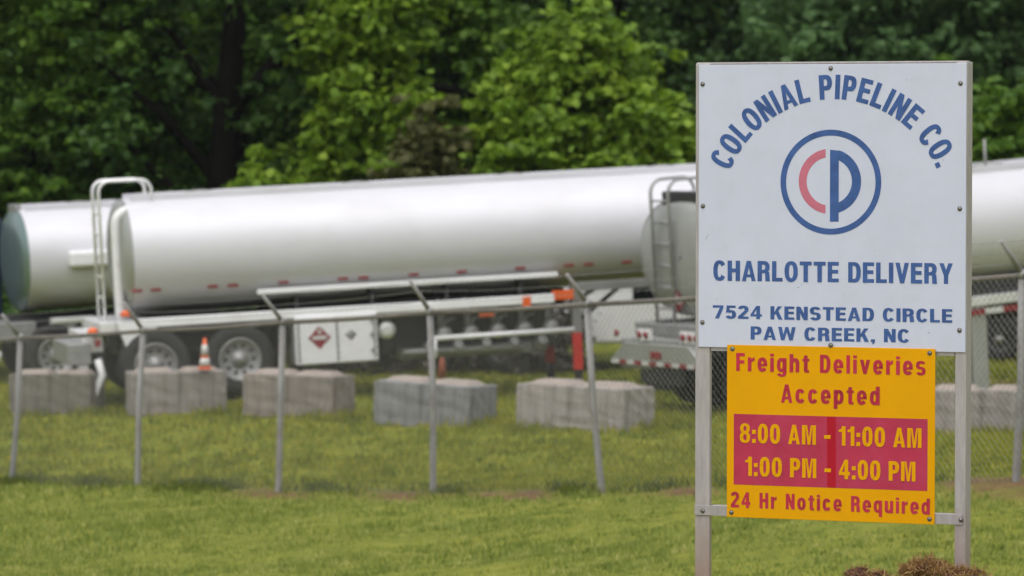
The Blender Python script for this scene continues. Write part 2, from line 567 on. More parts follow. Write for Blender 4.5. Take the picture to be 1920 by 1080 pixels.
def blades(name, x, y, h, w, m, lean=0.5):
    """one blade of grass per point: a bent two-segment strip"""
    n = len(x)
    z = ground_z(x, y) - 0.015
    a = rng.random(n) * 2 * np.pi
    la = rng.random(n) * 2 * np.pi
    ll = rng.random(n) * lean
    side = np.stack([np.cos(a), np.sin(a), np.zeros(n)], -1) * (w / 2)[:, None]
    base = np.stack([x, y, z], -1)
    tip = base + np.stack([np.cos(la) * ll * h, np.sin(la) * ll * h, h * (1 - 0.35 * ll)], -1)
    mid = base * 0.5 + tip * 0.5 + np.array([0, 0, 1]) * (0.12 * h)[:, None]
    v = np.stack([base - side, base + side, mid + side * 0.8, tip, mid - side * 0.8], 1).reshape(-1, 3)
    f = np.arange(n * 5).reshape(n, 5)
    o = np_mesh(name, v, f, m)
    o['kind'] = 'stuff'
    return o


def scatter_lawn():
    X, Y, H, W = [], [], [], []
    for d0, d1, dens, hh, ww in [(13.5, 25, 350, 0.045, 0.009), (25, 36, 800, 0.045, 0.014), (36, 44, 420, 0.06, 0.017), (44, 66, 190, 0.08, 0.028)]:
        hw = 0.13 * d1 * 1.28 + 0.4
        n = int((d1 - d0) * 2 * hw * dens)
        x = (rng.random(n) * 2 - 1) * hw
        y = d0 + rng.random(n) * (d1 - d0)
        k = value_noise(x, y, 0.35, 5) * 0.6 + value_noise(x + 9, y, 0.12, 6) * 0.4
        keep = (rng.random(n) < np.clip(k * 2.2 - 0.25, 0.1, 1)) & (rng.random(n) > bare_soil(x, y) * 1.4)
        x, y, k = x[keep], y[keep], k[keep]
        X.append(x); Y.append(y)
        H.append(hh * (0.5 + rng.random(len(x)) * 0.7 + 0.6 * k))
        W.append(np.full(len(x), ww) * (0.7 + 0.6 * rng.random(len(x))))
    X, Y, H, W = [np.concatenate(a) for a in (X, Y, H, W)]
    yard = Y > fence_d(X)
    blades('lawn_grass', *[a[~yard] for a in (X, Y, H, W)], 'grass')
    blades('yard_grass', *[a[yard] for a in (X, Y, H, W)], 'grass_yard')
    # rank weeds where the mower does not reach: along the fence and at the feet of the blocks
    n = 22000
    x = (rng.random(n) * 2 - 1) * 8.5
    y = fence_d(x) + rng.normal(0, 0.35, n)
    k = value_noise(x, y * 0.3, 0.5, 8)
    keep = (rng.random(n) < np.clip(k * 2.0 - 0.65, 0.06, 1)) & (bare_soil(x, y) < .35)
    x, y, k = x[keep], y[keep], k[keep]
    bx_, by_ = [], []
    for px, py, d in [(180, 772, 55.5), (40, 776, 55.8), (430, 772, 54.9), (640, 780, 54.0), (600, 780, 53.8), (920, 798, 52.4), (890, 798, 52.2), (1180, 804, 51.1), (1215, 800, 51.2), (980, 803, 51.3), (1260, 790, 52), (1870, 812, 51)]:
        q = P(px, py, d)
        n2 = 130
        bx_.append(q.x + rng.normal(0, .22, n2)); by_.append(q.y - .1 + rng.normal(0, .16, n2))
    bx_, by_ = np.concatenate(bx_), np.concatenate(by_)
    blades('block_foot_weeds', bx_, by_, .06 + .16 * rng.random(len(bx_)), np.full(len(bx_), .022), 'grass_yard', .6)
    blades('fence_line_weeds', x, y, (0.06 + 0.16 * k * rng.random(len(x))), np.full(len(x), 0.016), 'weed', 0.7)


scatter_lawn()

# ------------------------------------------------------------------ lettering: a bold condensed grotesque drawn by strokes
S, T = 0.20, 0.182


def bar(x0, y0, x1, y1):
    return [[(x0, y0), (x1, y0), (x1, y1), (x0, y1)]]


def arc(cx, cy, rx, ry, a0=0, a1=360, tx=S, ty=T, p=2.35):
    n = max(6, int(abs(a1 - a0) / 9))
    def pt(a, X, Y):
        c, s = math.cos(R(a)), math.sin(R(a))
        return (cx + X * math.copysign(abs(c) ** (2 / p), c), cy + Y * math.copysign(abs(s) ** (2 / p), s))
    q = []
    for i in range(n):
        a, b = a0 + (a1 - a0) * i / n, a0 + (a1 - a0) * (i + 1) / n
        q.append([pt(a, rx, ry), pt(b, rx, ry), pt(b, rx - tx, ry - ty), pt(a, rx - tx, ry - ty)])
    return q


def scaled(polys, sx, sy):
    return [[(x * sx, y * sy) for x, y in q] for q in polys]


X_H = 0.77
_bowl = lambda: arc(.255, X_H / 2, .255, X_H / 2 + .005, tx=S * .95)
_S = arc(.275, .709, .275, .298, 22, 270) + arc(.275, .291, .275, .298, 90, -158)
GLYPH = {
    'A': (.62, [[(0, 0), (.18, 0), (.375, 1), (.215, 1)], [(.44, 0), (.62, 0), (.405, 1), (.245, 1)]] + bar(.13, .19, .49, .33)),
    'C': (.57, arc(.29, .5, .29, .512, 33, 327)),
    'D': (.57, bar(0, 0, S, 1) + bar(S, 1 - T, .28, 1) + bar(S, 0, .28, T) + arc(.28, .5, .29, .5, -90, 90)),
    'E': (.50, bar(0, 0, S, 1) + bar(S, 0, .5, T) + bar(S, 1 - T, .5, 1) + bar(S, .43, .47, .43 + T)),
    'F': (.48, bar(0, 0, S, 1) + bar(S, 1 - T, .48, 1) + bar(S, .42, .45, .42 + T)),
    'H': (.57, bar(0, 0, S, 1) + bar(.57 - S, 0, .57, 1) + bar(S, .43, .57 - S, .43 + T)),
    'I': (S, bar(0, 0, S, 1)),
    'K': (.60, bar(0, 0, S, 1) + [[(S, .30), (S, .55), (.37, 1), (.59, 1)], [(.24, .52), (.385, .68), (.61, 0), (.40, 0)]]),
    'L': (.48, bar(0, 0, S, 1) + bar(S, 0, .48, T)),
    'M': (.74, bar(0, 0, S * .92, 1) + bar(.74 - S * .92, 0, .74, 1) + [[(S * .92, 1), (.27, 1), (.42, .0), (.30, .0)], [(.74 - S * .92, 1), (.47, 1), (.32, .0), (.44, .0)]]),
    'N': (.57, bar(0, 0, S * .95, 1) + bar(.57 - S * .95, 0, .57, 1) + [[(.01, 1), (.20, 1), (.56, 0), (.37, 0)]]),
    'O': (.60, arc(.30, .5, .30, .512)),
    'P': (.54, bar(0, 0, S, 1) + bar(S, 1 - T, .28, 1) + bar(S, .37, .28, .37 + T) + arc(.28, .685, .26, .315, -90, 90)),
    'R': (.57, bar(0, 0, S, 1) + bar(S, 1 - T, .29, 1) + bar(S, .40, .29, .40 + T * .9) + arc(.29, .70, .26, .30, -90, 90) + [[(.36, 0), (.57, 0), (.53, .46), (.34, .46)]]),
    'S': (.55, _S),
    'T': (.54, bar(0, 1 - T, .54, 1) + bar(.27 - S / 2, 0, .27 + S / 2, 1 - T)),
    'V': (.60, [[(0, 1), (.19, 1), (.38, 0), (.21, 0)], [(.60, 1), (.41, 1), (.22, 0), (.39, 0)]]),
    'W': (.86, [[(0, 1), (.18, 1), (.31, 0), (.14, 0)], [(.50, 1), (.36, 1), (.17, 0), (.31, 0)], [(.36, 1), (.50, 1), (.69, 0), (.55, 0)], [(.86, 1), (.68, 1), (.55, 0), (.72, 0)]]),
    'Y': (.60, [[(0, 1), (.20, 1), (.39, .38), (.21, .38)], [(.60, 1), (.40, 1), (.21, .38), (.39, .38)]] + bar(.205, 0, .395, .39)),
    '0': (.54, arc(.27, .5, .27, .51, tx=.195, p=2.5)),
    '1': (.36, bar(.17, 0, .36, 1) + [[(0, .70), (.17, .70), (.17, .86), (0, .81)]] + [[(.13, .84), (.17, .84), (.17, 1), (.155, .93)]]),
    '2': (.53, bar(0, 0, .53, T) + arc(.265, .715, .265, .295, 172, -24) + [[(0, T), (.235, T), (.50, .575), (.335, .64)]]),
    '4': (.57, bar(.29, 0, .29 + S * .95, 1) + bar(0, .20, .57, .20 + T * .95) + [[(0, .355), (.16, .355), (.30, .76), (.29, 1)]]),
    '5': (.54, bar(.06, 1 - T, .52, 1) + [[(.03, .44), (.20, .50), (.23, 1), (.075, 1)]] + arc(.27, .325, .27, .335, 140, -158)),
    '7': (.54, bar(0, 1 - T, .54, 1) + [[(.11, 0), (.31, 0), (.54, 1 - T), (.36, 1 - T)]]),
    '8': (.55, arc(.275, .745, .255, .265, tx=.175, ty=.14) + arc(.275, .285, .275, .295, tx=.185, ty=.145)),
    ':': (.20, bar(0, 0, .2, .21) + bar(0, .47, .2, .68)),
    '-': (.34, bar(0, .33, .34, .52)),
    '.': (.20, bar(0, 0, .2, .2)),
    ',': (.20, bar(0, 0, .2, .2) + [[(.07, -.17), (.13, -.15), (.2, 0), (.09, 0)]]),
    'c': (.52, arc(.26, X_H / 2, .26, X_H / 2 + .01, 30, 330)),
    'd': (.53, _bowl() + bar(.53 - S, 0, .53, 1)),
    'e': (.53, arc(.265, X_H / 2, .265, X_H / 2 + .01, -4, -4 + 328) + bar(.10, .30, .525, .42)),
    'g': (.53, _bowl() + bar(.53 - S, -.02, .53, X_H) + arc(.265, -.02, .265, .24, 0, -165, ty=.13)),
    'h': (.53, bar(0, 0, S, 1) + arc(.29, .50, .24, .28, 0, 165) + bar(.53 - S, 0, .53, .5)),
    'i': (S, bar(0, 0, S, X_H) + bar(0, .85, S, 1)),
    'l': (S, bar(0, 0, S, 1)),
    'o': (.54, arc(.27, X_H / 2, .27, X_H / 2 + .01)),
    'p': (.53, [[(.53 - x, y) for x, y in q] for q in _bowl()] + bar(0, -.26, S, X_H)),
    'q': (.53, _bowl() + bar(.53 - S, -.26, .53, X_H)),
    'r': (.37, bar(0, 0, S, X_H) + [[(S, .50), (.30, .575), (.37, .575), (.37, .78), (.30, .77), (S, .66)]]),
    's': (.52, scaled(_S, .52 / .55, X_H + .005)),
    't': (.38, bar(.09, .10, .09 + S, .94) + bar(0, .62, .38, .76) + [[(.09, .10), (.14, 0), (.37, 0), (.37, .14), (.27, .14), (.27, .17)]]),
    'u': (.53, bar(.53 - S, 0, .53, X_H) + bar(0, .27, S, X_H) + arc(.24, .27, .24, .28, 180, 345)),
    'v': (.55, [[(0, X_H), (.19, X_H), (.36, 0), (.19, 0)], [(.55, X_H), (.36, X_H), (.19, 0), (.36, 0)]]),
}


def layout(text, track=0.10, space=0.30):
    out, x = [], 0.0
    for ch in text:
        if ch == ' ':
            x += space
            continue
        w, polys = GLYPH[ch]
        out.append((x, w, polys))
        x += w + track
    return out, x - track


# ------------------------------------------------------------------ the sign
TH = R(21.5)
SIGN_D = 18.0
s_o = P(1562, 1066, SIGN_D)
s_e = Vector((math.cos(TH), -math.sin(TH), 0))      # along the sign, rightwards (the right end stands nearer)
s_n = Vector((-math.sin(TH), -math.cos(TH), 0))     # out of its face
sign = thing('company_sign', 'tall white and yellow metal sign board on two grey posts beside bare soil', 'sign',
             s_o, (0, 0, -TH))


def uv(px, py):
    """photo pixel -> (along, up) on the face of the sign, in metres"""
    o = Vector((0, 0, CAM_H))
    r = P(px, py, SIGN_D) - o
    k = (s_o - o).dot(s_n) / r.dot(s_n)
    q = o + r * k - s_o
    return q.dot(s_e), q.z


def quad_uv(*pxs):
    return [uv(*p) for p in pxs]


def flat(name, polys, m, parent, y, step=0.00012):
    """thin vinyl shapes lying on the face (local -y is out of the face)"""
    b = MB()
    for i, q in enumerate(polys):
        yy = y - (i % 12) * step
        b.add([(x, yy, z) for x, z in q], [tuple(range(len(q)))])
    me = bpy.data.meshes.new(name)
    me.from_pydata(b.v, [], b.f)
    me.materials.append(MATS[m])
    o = bpy.data.objects.new(name, me)
    COL.objects.link(o)
    o.parent = parent
    return o


Y_FACE = 0.0
# board, its edge, the two posts and the cross bars
board_q = quad_uv((1311, 121), (1812, 119), (1811, 661), (1310, 650))
bl, br = (board_q[0][0] + board_q[3][0]) / 2, (board_q[1][0] + board_q[2][0]) / 2
bt, bb = (board_q[0][1] + board_q[1][1]) / 2, (board_q[2][1] + board_q[3][1]) / 2
board = MB().box((bl, -0.004, bb), (br, 0.0, bt)).build('board', 'sign_white', sign, 0.0015)
ul = uv(1303.5, 500)[0]
ur = uv(1812, 500)[0]
pw = uv(1331, 800)[0] - uv(1303.5, 800)[0]
top = uv(1560, 115.5)[1]
zl = -0.35
MB().box((ul, 0.002, zl), (ul + pw, 0.034, top - 0.004)).build('post', 'post_metal', sign, 0.004)
rp0 = uv(1790, 800)[0]
MB().box((rp0, 0.002, zl), (ur + 0.001, 0.094, top - 0.004)).build('post', 'post_metal', sign, 0.004)
MB().box((ul + 0.004, 0.0045, bt + 0.0005), (ur - 0.001, 0.05, top)).build('top_channel', 'galvanised', sign, 0.003)
c0, c1 = uv(1303.5, 958)[1], uv(1303.5, 948)[1]
ch = 0.047
cz = (uv(1330, 948)[1] + uv(1800, 964)[1]) / 2
MB().box((ul, -0.0045, cz - ch), (ur - 0.012, 0.0005, cz)).build('cross_bar', 'galvanised', sign, 0.001)
MB().box((ul + pw + 0.003, 0.001, cz - 0.0035), (rp0 - 0.003, 0.052, cz - 0.0006)).build('bar_flange', 'galvanised', sign, 0.0008)
MB().box((ul + pw + 0.003, 0.004, bb - 0.018), (rp0 - 0.003, 0.026, bb - 0.0005)).build('cross_bar', 'galvanised', sign, 0.001)
# yellow notice board
yq = quad_uv((1364.5, 646), (1755, 654), (1753.5, 983), (1364.5, 969))
yl, yr = (yq[0][0] + yq[3][0]) / 2, (yq[1][0] + yq[2][0]) / 2
yt, yb = (yq[0][1] + yq[1][1]) / 2, (yq[2][1] + yq[3][1]) / 2
notice = MB().box((yl, -0.0125, yb), (yr, -0.0065, yt)).build('notice_board', 'sign_yellow', sign, 0.0015)
YN = -0.0125
rq = quad_uv((1378, 775), (1741, 786), (1740, 920), (1377, 908))
rl, rr_ = (rq[0][0] + rq[3][0]) / 2, (rq[1][0] + rq[2][0]) / 2
rt, rb = (rq[0][1] + rq[1][1]) / 2, (rq[2][1] + rq[3][1]) / 2
flat('hours_panel', [[(rl, rb), (rr_, rb), (rr_, rt), (rl, rt)]], 'vinyl_red_field', notice, YN - 0.0008)
s0, s1 = uv(1553, 850)[0], uv(1569, 850)[0]
flat('unfaded_stripe', [[(s0, rb + .001), (s1, rb + .001), (s1 - .001, rt - .001), (s0 - .003, rt - .001)]], 'vinyl_red_deep', notice, YN - 0.0012)


def write(text, x0, yb0, x1, yb1, cap, m, parent, y, track=0.10, space=0.30, name='lettering'):
    gl, w = layout(text, track, space)
    (u0, v0), (u1, v1) = uv(x0, yb0), uv(x1, yb1)
    vb = (v0 + v1) / 2
    xm = (x0 + x1) / 2
    h = uv(xm, (yb0 + yb1) / 2 - cap)[1] - uv(xm, (yb0 + yb1) / 2)[1]
    sx = (u1 - u0) / w
    k = 0
    for word in text.split(' '):
        polys = []
        for x, gw, ps in gl[k:k + len(word)]:
            for q in ps:
                polys.append([(u0 + (x + a) * sx, vb + b * h) for a, b in q])
        k += len(word)
        flat(name, polys, m, parent, y)


YB = -0.0048
write('CHARLOTTE DELIVERY', 1338, 525.5, 1787, 532.8, 38.2, 'vinyl_blue', board, YB, 0.09, 0.33)
write('7524 KENSTEAD CIRCLE', 1337, 597, 1786, 604.8, 25, 'vinyl_blue', board, YB, 0.10, 0.33)
write('PAW CREEK, NC', 1408, 636.7, 1706, 642.3, 25, 'vinyl_blue', board, YB, 0.10, 0.33)
write('Freight Deliveries', 1382, 695.7, 1737, 703.2, 34.3, 'vinyl_red', notice, YN - .0009, 0.17, 0.42)
write('Accepted', 1466, 754.8, 1651, 759.2, 34.5, 'vinyl_red', notice, YN - .0009, 0.17, 0.42)
write('8:00 AM - 11:00 AM', 1389, 830, 1729.5, 839, 36.5, 'sign_yellow', notice, YN - .0020, 0.105, 0.32)
write('1:00 PM - 4:00 PM', 1399, 892, 1718, 902, 36.5, 'sign_yellow', notice, YN - .0020, 0.105, 0.32)
write('24 Hr Notice Required', 1372, 951, 1745, 964, 29.5, 'vinyl_red', notice, YN - .0009, 0.17, 0.42)

# arched company name
lc, lz = uv(1561, 341)
PXM = uv(1558, 240)[1] - uv(1558, 340)[1]            # metres per 100 px, upright
PXM /= 100.0
R_base = (243 - 23) * PXM
ac = (uv(1562, 400)[0], uv(1562, 163 + 243)[1])
gl, w = layout('COLONIAL PIPELINE CO.', 0.12, 0.34)
A0, A1 = R(157.0), R(24.5)
Hc = 46 * PXM
polys = []
sx = (A0 - A1) * R_base / w * 1.0
for x, gw, ps in gl:
    a = A0 + (A1 - A0) * (x + gw / 2) / w
    er = (math.cos(a), math.sin(a))
    et = (math.sin(a), -math.cos(a))
    for q in ps:
        polys.append([(ac[0] + er[0] * (R_base + b * Hc) + et[0] * (p - gw / 2) * sx * 1.10,
                       ac[1] + er[1] * (R_base + b * Hc) + et[1] * (p - gw / 2) * sx * 1.10) for p, b in q])
flat('arched_lettering', polys, 'vinyl_blue', board, YB)
# emblem
ec = uv(1558, 341.5)
ring = []
for i in range(72):
    a, b = 2 * math.pi * i / 72, 2 * math.pi * (i + 1) / 72
    ro, ri = 98.5 * PXM, 87.3 * PXM
    ring.append([(ec[0] + r * math.cos(t), ec[1] + r * math.sin(t)) for r, t in ((ro, a), (ro, b), (ri, b), (ri, a))])
flat('emblem_ring', ring, 'vinyl_blue', board, YB, 0)
mc = uv(1556.5, 340)
ro, ri = 61 * PXM, 45.5 * PXM
xc = uv(1548.5, 340)[0]
a_o = math.acos((xc - mc[0]) / ro)
a_i = math.acos((xc - mc[0]) / ri)
cpol = []
for i in range(30):
    q = []
    for rad, aa, k in ((ro, a_o, i), (ro, a_o, i + 1), (ri, a_i, i + 1), (ri, a_i, i)):
        t = aa + (2 * math.pi - 2 * aa) * k / 30
        q.append((mc[0] + rad * math.cos(t), mc[1] + rad * math.sin(t)))
    cpol.append(q)
flat('emblem_letter', cpol, 'vinyl_pink', board, YB, 0)
x0, x1 = uv(1556.7, 340)[0], uv(1573.2, 340)[0]
zt, zb = uv(1560, 280.7)[1], uv(1560, 415.5)[1]
ppol = [[(x0, zb), (x1, zb), (x1, zt - .004), (x0, zt)]]
ri = 43 * PXM
for i in range(30):
    q = []
    for rad, k in ((ro, i), (ro, i + 1), (ri, i + 1), (ri, i)):
        aa = math.acos(min(1, (x1 - mc[0]) / rad))
        t = aa - 2 * aa * k / 30
        q.append((mc[0] + rad * math.cos(t), mc[1] + rad * math.sin(t)))
    ppol.append(q)
flat('emblem_letter', ppol, 'vinyl_blue', board, YB, 0)

for mx, my, ln, an, th in ((1325, 446, 9, 60, 1.3), (1328, 441, 5, 20, 1.1), (1497, 539, 7, 5, 1.2), (1503, 534, 4, 30, 1.0), (1742, 624, 6, 40, 1.4), (1640, 470, 4, 70, .9), (1395, 205, 4, 10, .9),
                           (1700, 150, 5, 80, 1.0), (1345, 560, 5, 65, .9), (1769, 300, 4, 50, .9)):
    cu, cv = uv(mx, my)
    ca, sa = math.cos(R(an)), math.sin(R(an))
    a_, t_ = ln * PXM * .5, th * PXM * .5
    flat('scuff_mark', [[(cu + x * ca - z * sa, cv + x * sa + z * ca) for x, z in ((-a_, 0), (-a_ * .3, -t_), (a_, -t_ * .4), (a_ * .6, t_), (-a_ * .4, t_ * .8))]], 'scuff', board, -0.0043)

# screws with a slotted pan head
sm = MB()
sm.lathe([(0.0001, 0.0062), (0.004, 0.0058), (0.0075, 0.0042), (0.0088, 0.0015), (0.0088, -0.001)], Matrix.Rotation(R(90), 4, 'X'), 14)
sm.lathe([(0.0115, 0.0006), (0.0112, 0.0), (0.0112, -0.001)], Matrix.Rotation(R(90), 4, 'X'), 14)
screw = sm.build('screw', 'screw_metal', board)
slot = MB().box((-0.0078, -0.0066, -0.0008), (0.0078, -0.0050, 0.0008)).build('slot', 'dark_steel', screw)


def put_screw(px, py, parent, y, first=[True]):
    u, v = uv(px, py)
    if first[0]:
        o = screw
        first[0] = False
    else:
        o = copy_tree(screw)
    o.parent = parent
    o.location = (u, y, v)
    o.rotation_euler = (0, random.uniform(0, 3), 0)


for p in [(1318, 158), (1801.5, 156.5), (1318.5, 386.5), (1800, 391.5), (1317.5, 604.5), (1799.5, 619.5), (1558, 128.5)]:
    put_screw(*p, board, -0.004)
put_screw(1559, 647.5, notice, -0.0125)
for p in [(1375, 654), (1744.5, 662), (1373, 960.5), (1744, 973)]:
    put_screw(*p, notice, -0.0125)
for p in [(1318, 958), (1802, 975)]:
    put_screw(*p, sign, -0.0045)

# ------------------------------------------------------------------ chain-link fence
fence = thing('chain_link_fence', 'long galvanised chain link fence with leaning posts and angled barbed wire arms', 'fence', P(812, 927, 40.7))
inv = Matrix.Translation(-fence.location)
line = []
for bx, by, tx, ty, d in POSTS:
    b, t = P(bx, by, d), P(tx, ty, d)
    b.z = gz(b.x, b.y)
    line.append((b, t))
# the fence goes on past both edges of the frame
l0, l1 = line[0], line[1]
line.insert(0, (l0[0] + (l0[0] - l1[0]), l0[1] + (l0[1] - l1[1]) - Vector((0, 0, 0.05))))
line.append((line[-1][0] + (line[-1][0] - line[-2][0]), line[-1][1] + (line[-1][1] - line[-2][1])))
outw = Vector((-0.62, -0.55, 0)).normalized()
tips = []
for i, (b, t) in enumerate(line):
    b = inv @ b
    t = inv @ t
    m = MB()
    bend = (t - b)
    k1 = b + bend * 0.5 + Vector((0.02 * math.sin(i * 2.1), 0, 0))
    m.tube([b - bend * 0.12, b + bend * 0.02, k1, t], 0.036, 10)
    m.tube([t - bend * 0.012, t + bend * 0.02, t + bend * 0.03], [0.045, 0.045, 0.02], 10)
    post = m.build('post', 'fence_galvanised', fence)
    tip = t + outw * 0.27 + Vector((0, 0, 0.34 - 0.04 * (i % 2)))
    tips.append((t, tip))
    MB().tube([t + Vector((0, 0, 0.01)), t * 0.5 + tip * 0.5 + Vector((0, 0, 0.008)), tip], [0.026, 0.022, 0.018], 6).build('barb_arm', 'fence_galvanised', post)
for i in range(len(line) - 1):
    b0, t0 = [inv @ p for p in line[i]]
    b1, t1 = [inv @ p for p in line[i + 1]]
    sag = Vector((0, 0, -0.012))
    MB().tube([t0, t0 * 0.5 + t1 * 0.5 + sag, t1], 0.024, 8).build('top_rail', 'fence_rail_metal', fence)
    L, H = (b1 - b0).length, (t0 - b0).length
    wm = MB()
    off = Vector((0, -0.05, 0))

    def at(s_, h_):
        s_, h_ = s_ / L, h_ / H
        return (b0 * (1 - s_) + b1 * s_) * (1 - h_) + (t0 * (1 - s_) + t1 * s_) * h_ + off
    k = -H
    while k < L:
        for sg in (1, -1):
            sa, ha = max(k, 0), max(0, -k)
            sb = min(L, k + H)
            hb = sb - k
            if sb - sa > 0.02:
                if sg == 1:
                    wm.tube([at(sa, ha), at(sb, hb)], 0.0017, 3, caps=False)
                else:
                    wm.tube([at(sa, H - ha) - Vector((0, .004, 0)), at(sb, H - hb) - Vector((0, .004, 0))], 0.0017, 3, caps=False)
        k += 0.075
    wm.build('wire_mesh', 'wire', fence)
for q in (0.35, 0.65, 0.95):
    w = MB()
    pts = [a + (b - a) * q for a, b in tips]
    for p0, p1 in zip(pts[:-1], pts[1:]):
        w.tube([p0, p0 * .5 + p1 * .5 - Vector((0, 0, .02)), p1], 0.0022, 3, caps=False)
        for j in range(1, 24):
            c = p0 + (p1 - p0) * j / 24 - Vector((0, 0, .02 * (1 - abs(j / 12 - 1))))
            w.tube([c - Vector((.012, .008, .016)), c + Vector((.012, -.008, .016))], 0.0018, 3, caps=False)
    w.build('barbed_wire', 'wire', fence)

# ------------------------------------------------------------------ concrete blocks
def block_mesh(seed):
    r = random.Random(seed)
    L, D, H = 1.5, 0.62, 0.60
    bm = bmesh.new()
    bmesh.ops.create_cube(bm, size=1.0)
    bmesh.ops.scale(bm, vec=(L, D, H), verts=bm.verts)
    bmesh.ops.translate(bm, vec=(0, 0, H / 2), verts=bm.verts)
    bmesh.ops.bevel(bm, geom=list(bm.edges), offset=0.016, segments=1, affect='EDGES')
    bmesh.ops.subdivide_edges(bm, edges=[e for e in bm.edges if e.calc_length() > 0.25], cuts=5, use_grid_fill=True)
    for v in bm.verts:
        v.co += Vector((r.uniform(-1, 1), r.uniform(-1, 1), r.uniform(-1, 1))) * 0.009
    return bm


BLOCKS = [(108, 776, 56.0, -18, .84, 'dark stained concrete block, the leftmost one, weeds at its foot'),
          (331, 770, 55.4, 14, .90, 'pale concrete block that carries the traffic cone'),
          (560, 778, 54.5, -30, 0.98, 'brownish concrete block in front of the white tanker cabinet'),
          (815, 796, 52.8, -36, 1.06, 'grey streaked concrete block with two pale humps on its top'),
          (1097, 803, 51.5, -38, 1.16, 'pale weathered concrete block beside the tanker bumper'),
          (1845, 808, 51.5, -14, 1.0, 'concrete block seen past the right sign post with a weed before it')]
for i, (px, py, d, yaw, sc, lab) in enumerate(BLOCKS):
    p = P(px, py, d)
    t = thing('concrete_block', lab, 'concrete block', (p.x, p.y, gz(p.x, p.y) - 0.03), (0, R(random.uniform(-1.5, 1.5)), R(yaw)), 'concrete blocks along the yard edge')
    t.scale = (sc, sc, 1.0)
    bm = block_mesh(i)
    me = bpy.data.meshes.new('body')
    bm.to_mesh(me)
    bm.free()
    me.materials.append(MATS[('concrete_dark', 'concrete', 'concrete_brown', 'concrete_grey', 'concrete_pale', 'concrete')[i]])
    o = bpy.data.objects.new('body', me)
    COL.objects.link(o)
    o.parent = t
    for sx_ in (-1, 1):
        m = MB()
        z0 = 0.596
        xa, xb = (-0.66, -0.06) if sx_ < 0 else (0.06, 0.66)
        vs = [(xa, -.2, z0), (xb, -.2, z0), (xb, .2, z0), (xa, .2, z0), (xa + .07, -.11, z0 + .06), (xb - .07, -.11, z0 + .06), (xb - .07, .11, z0 + .06), (xa + .07, .11, z0 + .06)]
        m.add(vs, [(0, 1, 5, 4), (1, 2, 6, 5), (2, 3, 7, 6), (3, 0, 4, 7), (4, 5, 6, 7)])
        m.build('interlock_key', 'concrete_key', t, 0.015)


# ------------------------------------------------------------------ traffic cones and small yard things
def cone(label, loc, h, m_body, bands=True, rot=(0, 0, 0), group=None):
    t = thing('traffic_cone', label, 'traffic cone', loc, rot, group)
    r0, r1 = h * 0.19, h * 0.05
    rad = lambda q: r0 + (r1 - r0) * q
    I = Matrix.Identity(4)
    MB().lathe([(rad(0), 0.03 * h), (rad(.5), .515 * h), (rad(1), h), (rad(1) * .7, h + .004)], I, 20).build('cone_body', m_body, t)
    s_ = h * 0.215
    MB().box((-s_, -s_, 0), (s_, s_, 0.045 * h)).build('base', m_body, t, 0.01)
    if bands:
        for a, b in ((.30, .48), (.58, .80)) if bands is True else bands:
            MB().lathe([(rad(a) + .004, a * h), (rad(b) + .004, b * h)], I, 20).build('reflective_band', 'reflective_white', t)
    return t


_b2 = P(330, 770, 55.4)
cone('small orange traffic cone with two white bands standing on a concrete block', P(384, 692, 55.2), 0.43, 'orange_paint', ((.10, .36), (.46, .80)))
_p = P(829, 697, 61.5)
cone('faded rust red traffic cone on the grass behind the fence', (_p.x, _p.y, gz(_p.x, _p.y) + .0), 0.42, 'faded_orange', None)


def wheel(parent, x, y, z, side, r=0.5, rim_m='wheel_metal', w=0.56):
    """side -1: the face looks towards local -y"""
    e = bpy.data.objects.new('wheel', None)
    COL.objects.link(e)
    e.parent = parent
    e.location = (x, y, z)
    M = Matrix.Rotation(R(90) if side < 0 else R(-90), 4, 'X')
    q = w / 2
    MB().lathe([(r * .60, q - .03), (r * .70, q), (r * .93, q - .012), (r, q - .05), (r, .03), (r * .95, .02), (r * .95, -.02), (r, -.03), (r, -q + .05), (r * .92, -q), (r * .6, -q + .03)], M, 40, caps=False).build('tyre', 'rubber', e)
    m = MB()
    m.lathe([(r * .605, q - .035), (r * .62, q - .002), (r * .585, q + .002), (r * .545, q - .02), (r * .52, q - .045), (r * .27, q - .060), (r * .24, q - .060)], M, 40, caps=False)
    rim = m.build('rim', rim_m, e)
    MB().lathe([(r * .25, q - .062), (r * .24, q - .035), (r * .17, q - .03), (r * .16, q - .005), (.0001, q + .0)], M, 24, caps=False).build('hub', 'dull_metal', e)
    h = MB()
    for k in range(10):
        a = 2 * math.pi * k / 10
        c = M @ Vector((r * .41 * math.cos(a), r * .41 * math.sin(a), q - .0525))
        n_ = M.to_3x3() @ Vector((0, 0, 1))
        h.tube([c - n_ * .012, c + n_ * .004], r * .068, 10)
    h.build('hand_holes', 'dark_steel', rim)
    return e


# ------------------------------------------------------------------ tank trailers
TW, THT, TZ = 2.36, 1.66, 2.02       # tank width, height, height of its axis above the ground


def tank_section(n=64, p=2.25):
    q = []
    for j in range(n):
        w = 2 * math.pi * j / n
        c, s_ = math.cos(w), math.sin(w)
        q.append((TW / 2 * math.copysign(abs(c) ** (2 / p), c), THT / 2 * math.copysign(abs(s_) ** (2 / p), s_)))
    return q


def side_y(z):
    """how far out the tank's flank stands at local height z"""
    k = min(1, abs((z - TZ) / (THT / 2)))
    return TW / 2 * (1 - k ** 2.25) ** (1 / 2.25)


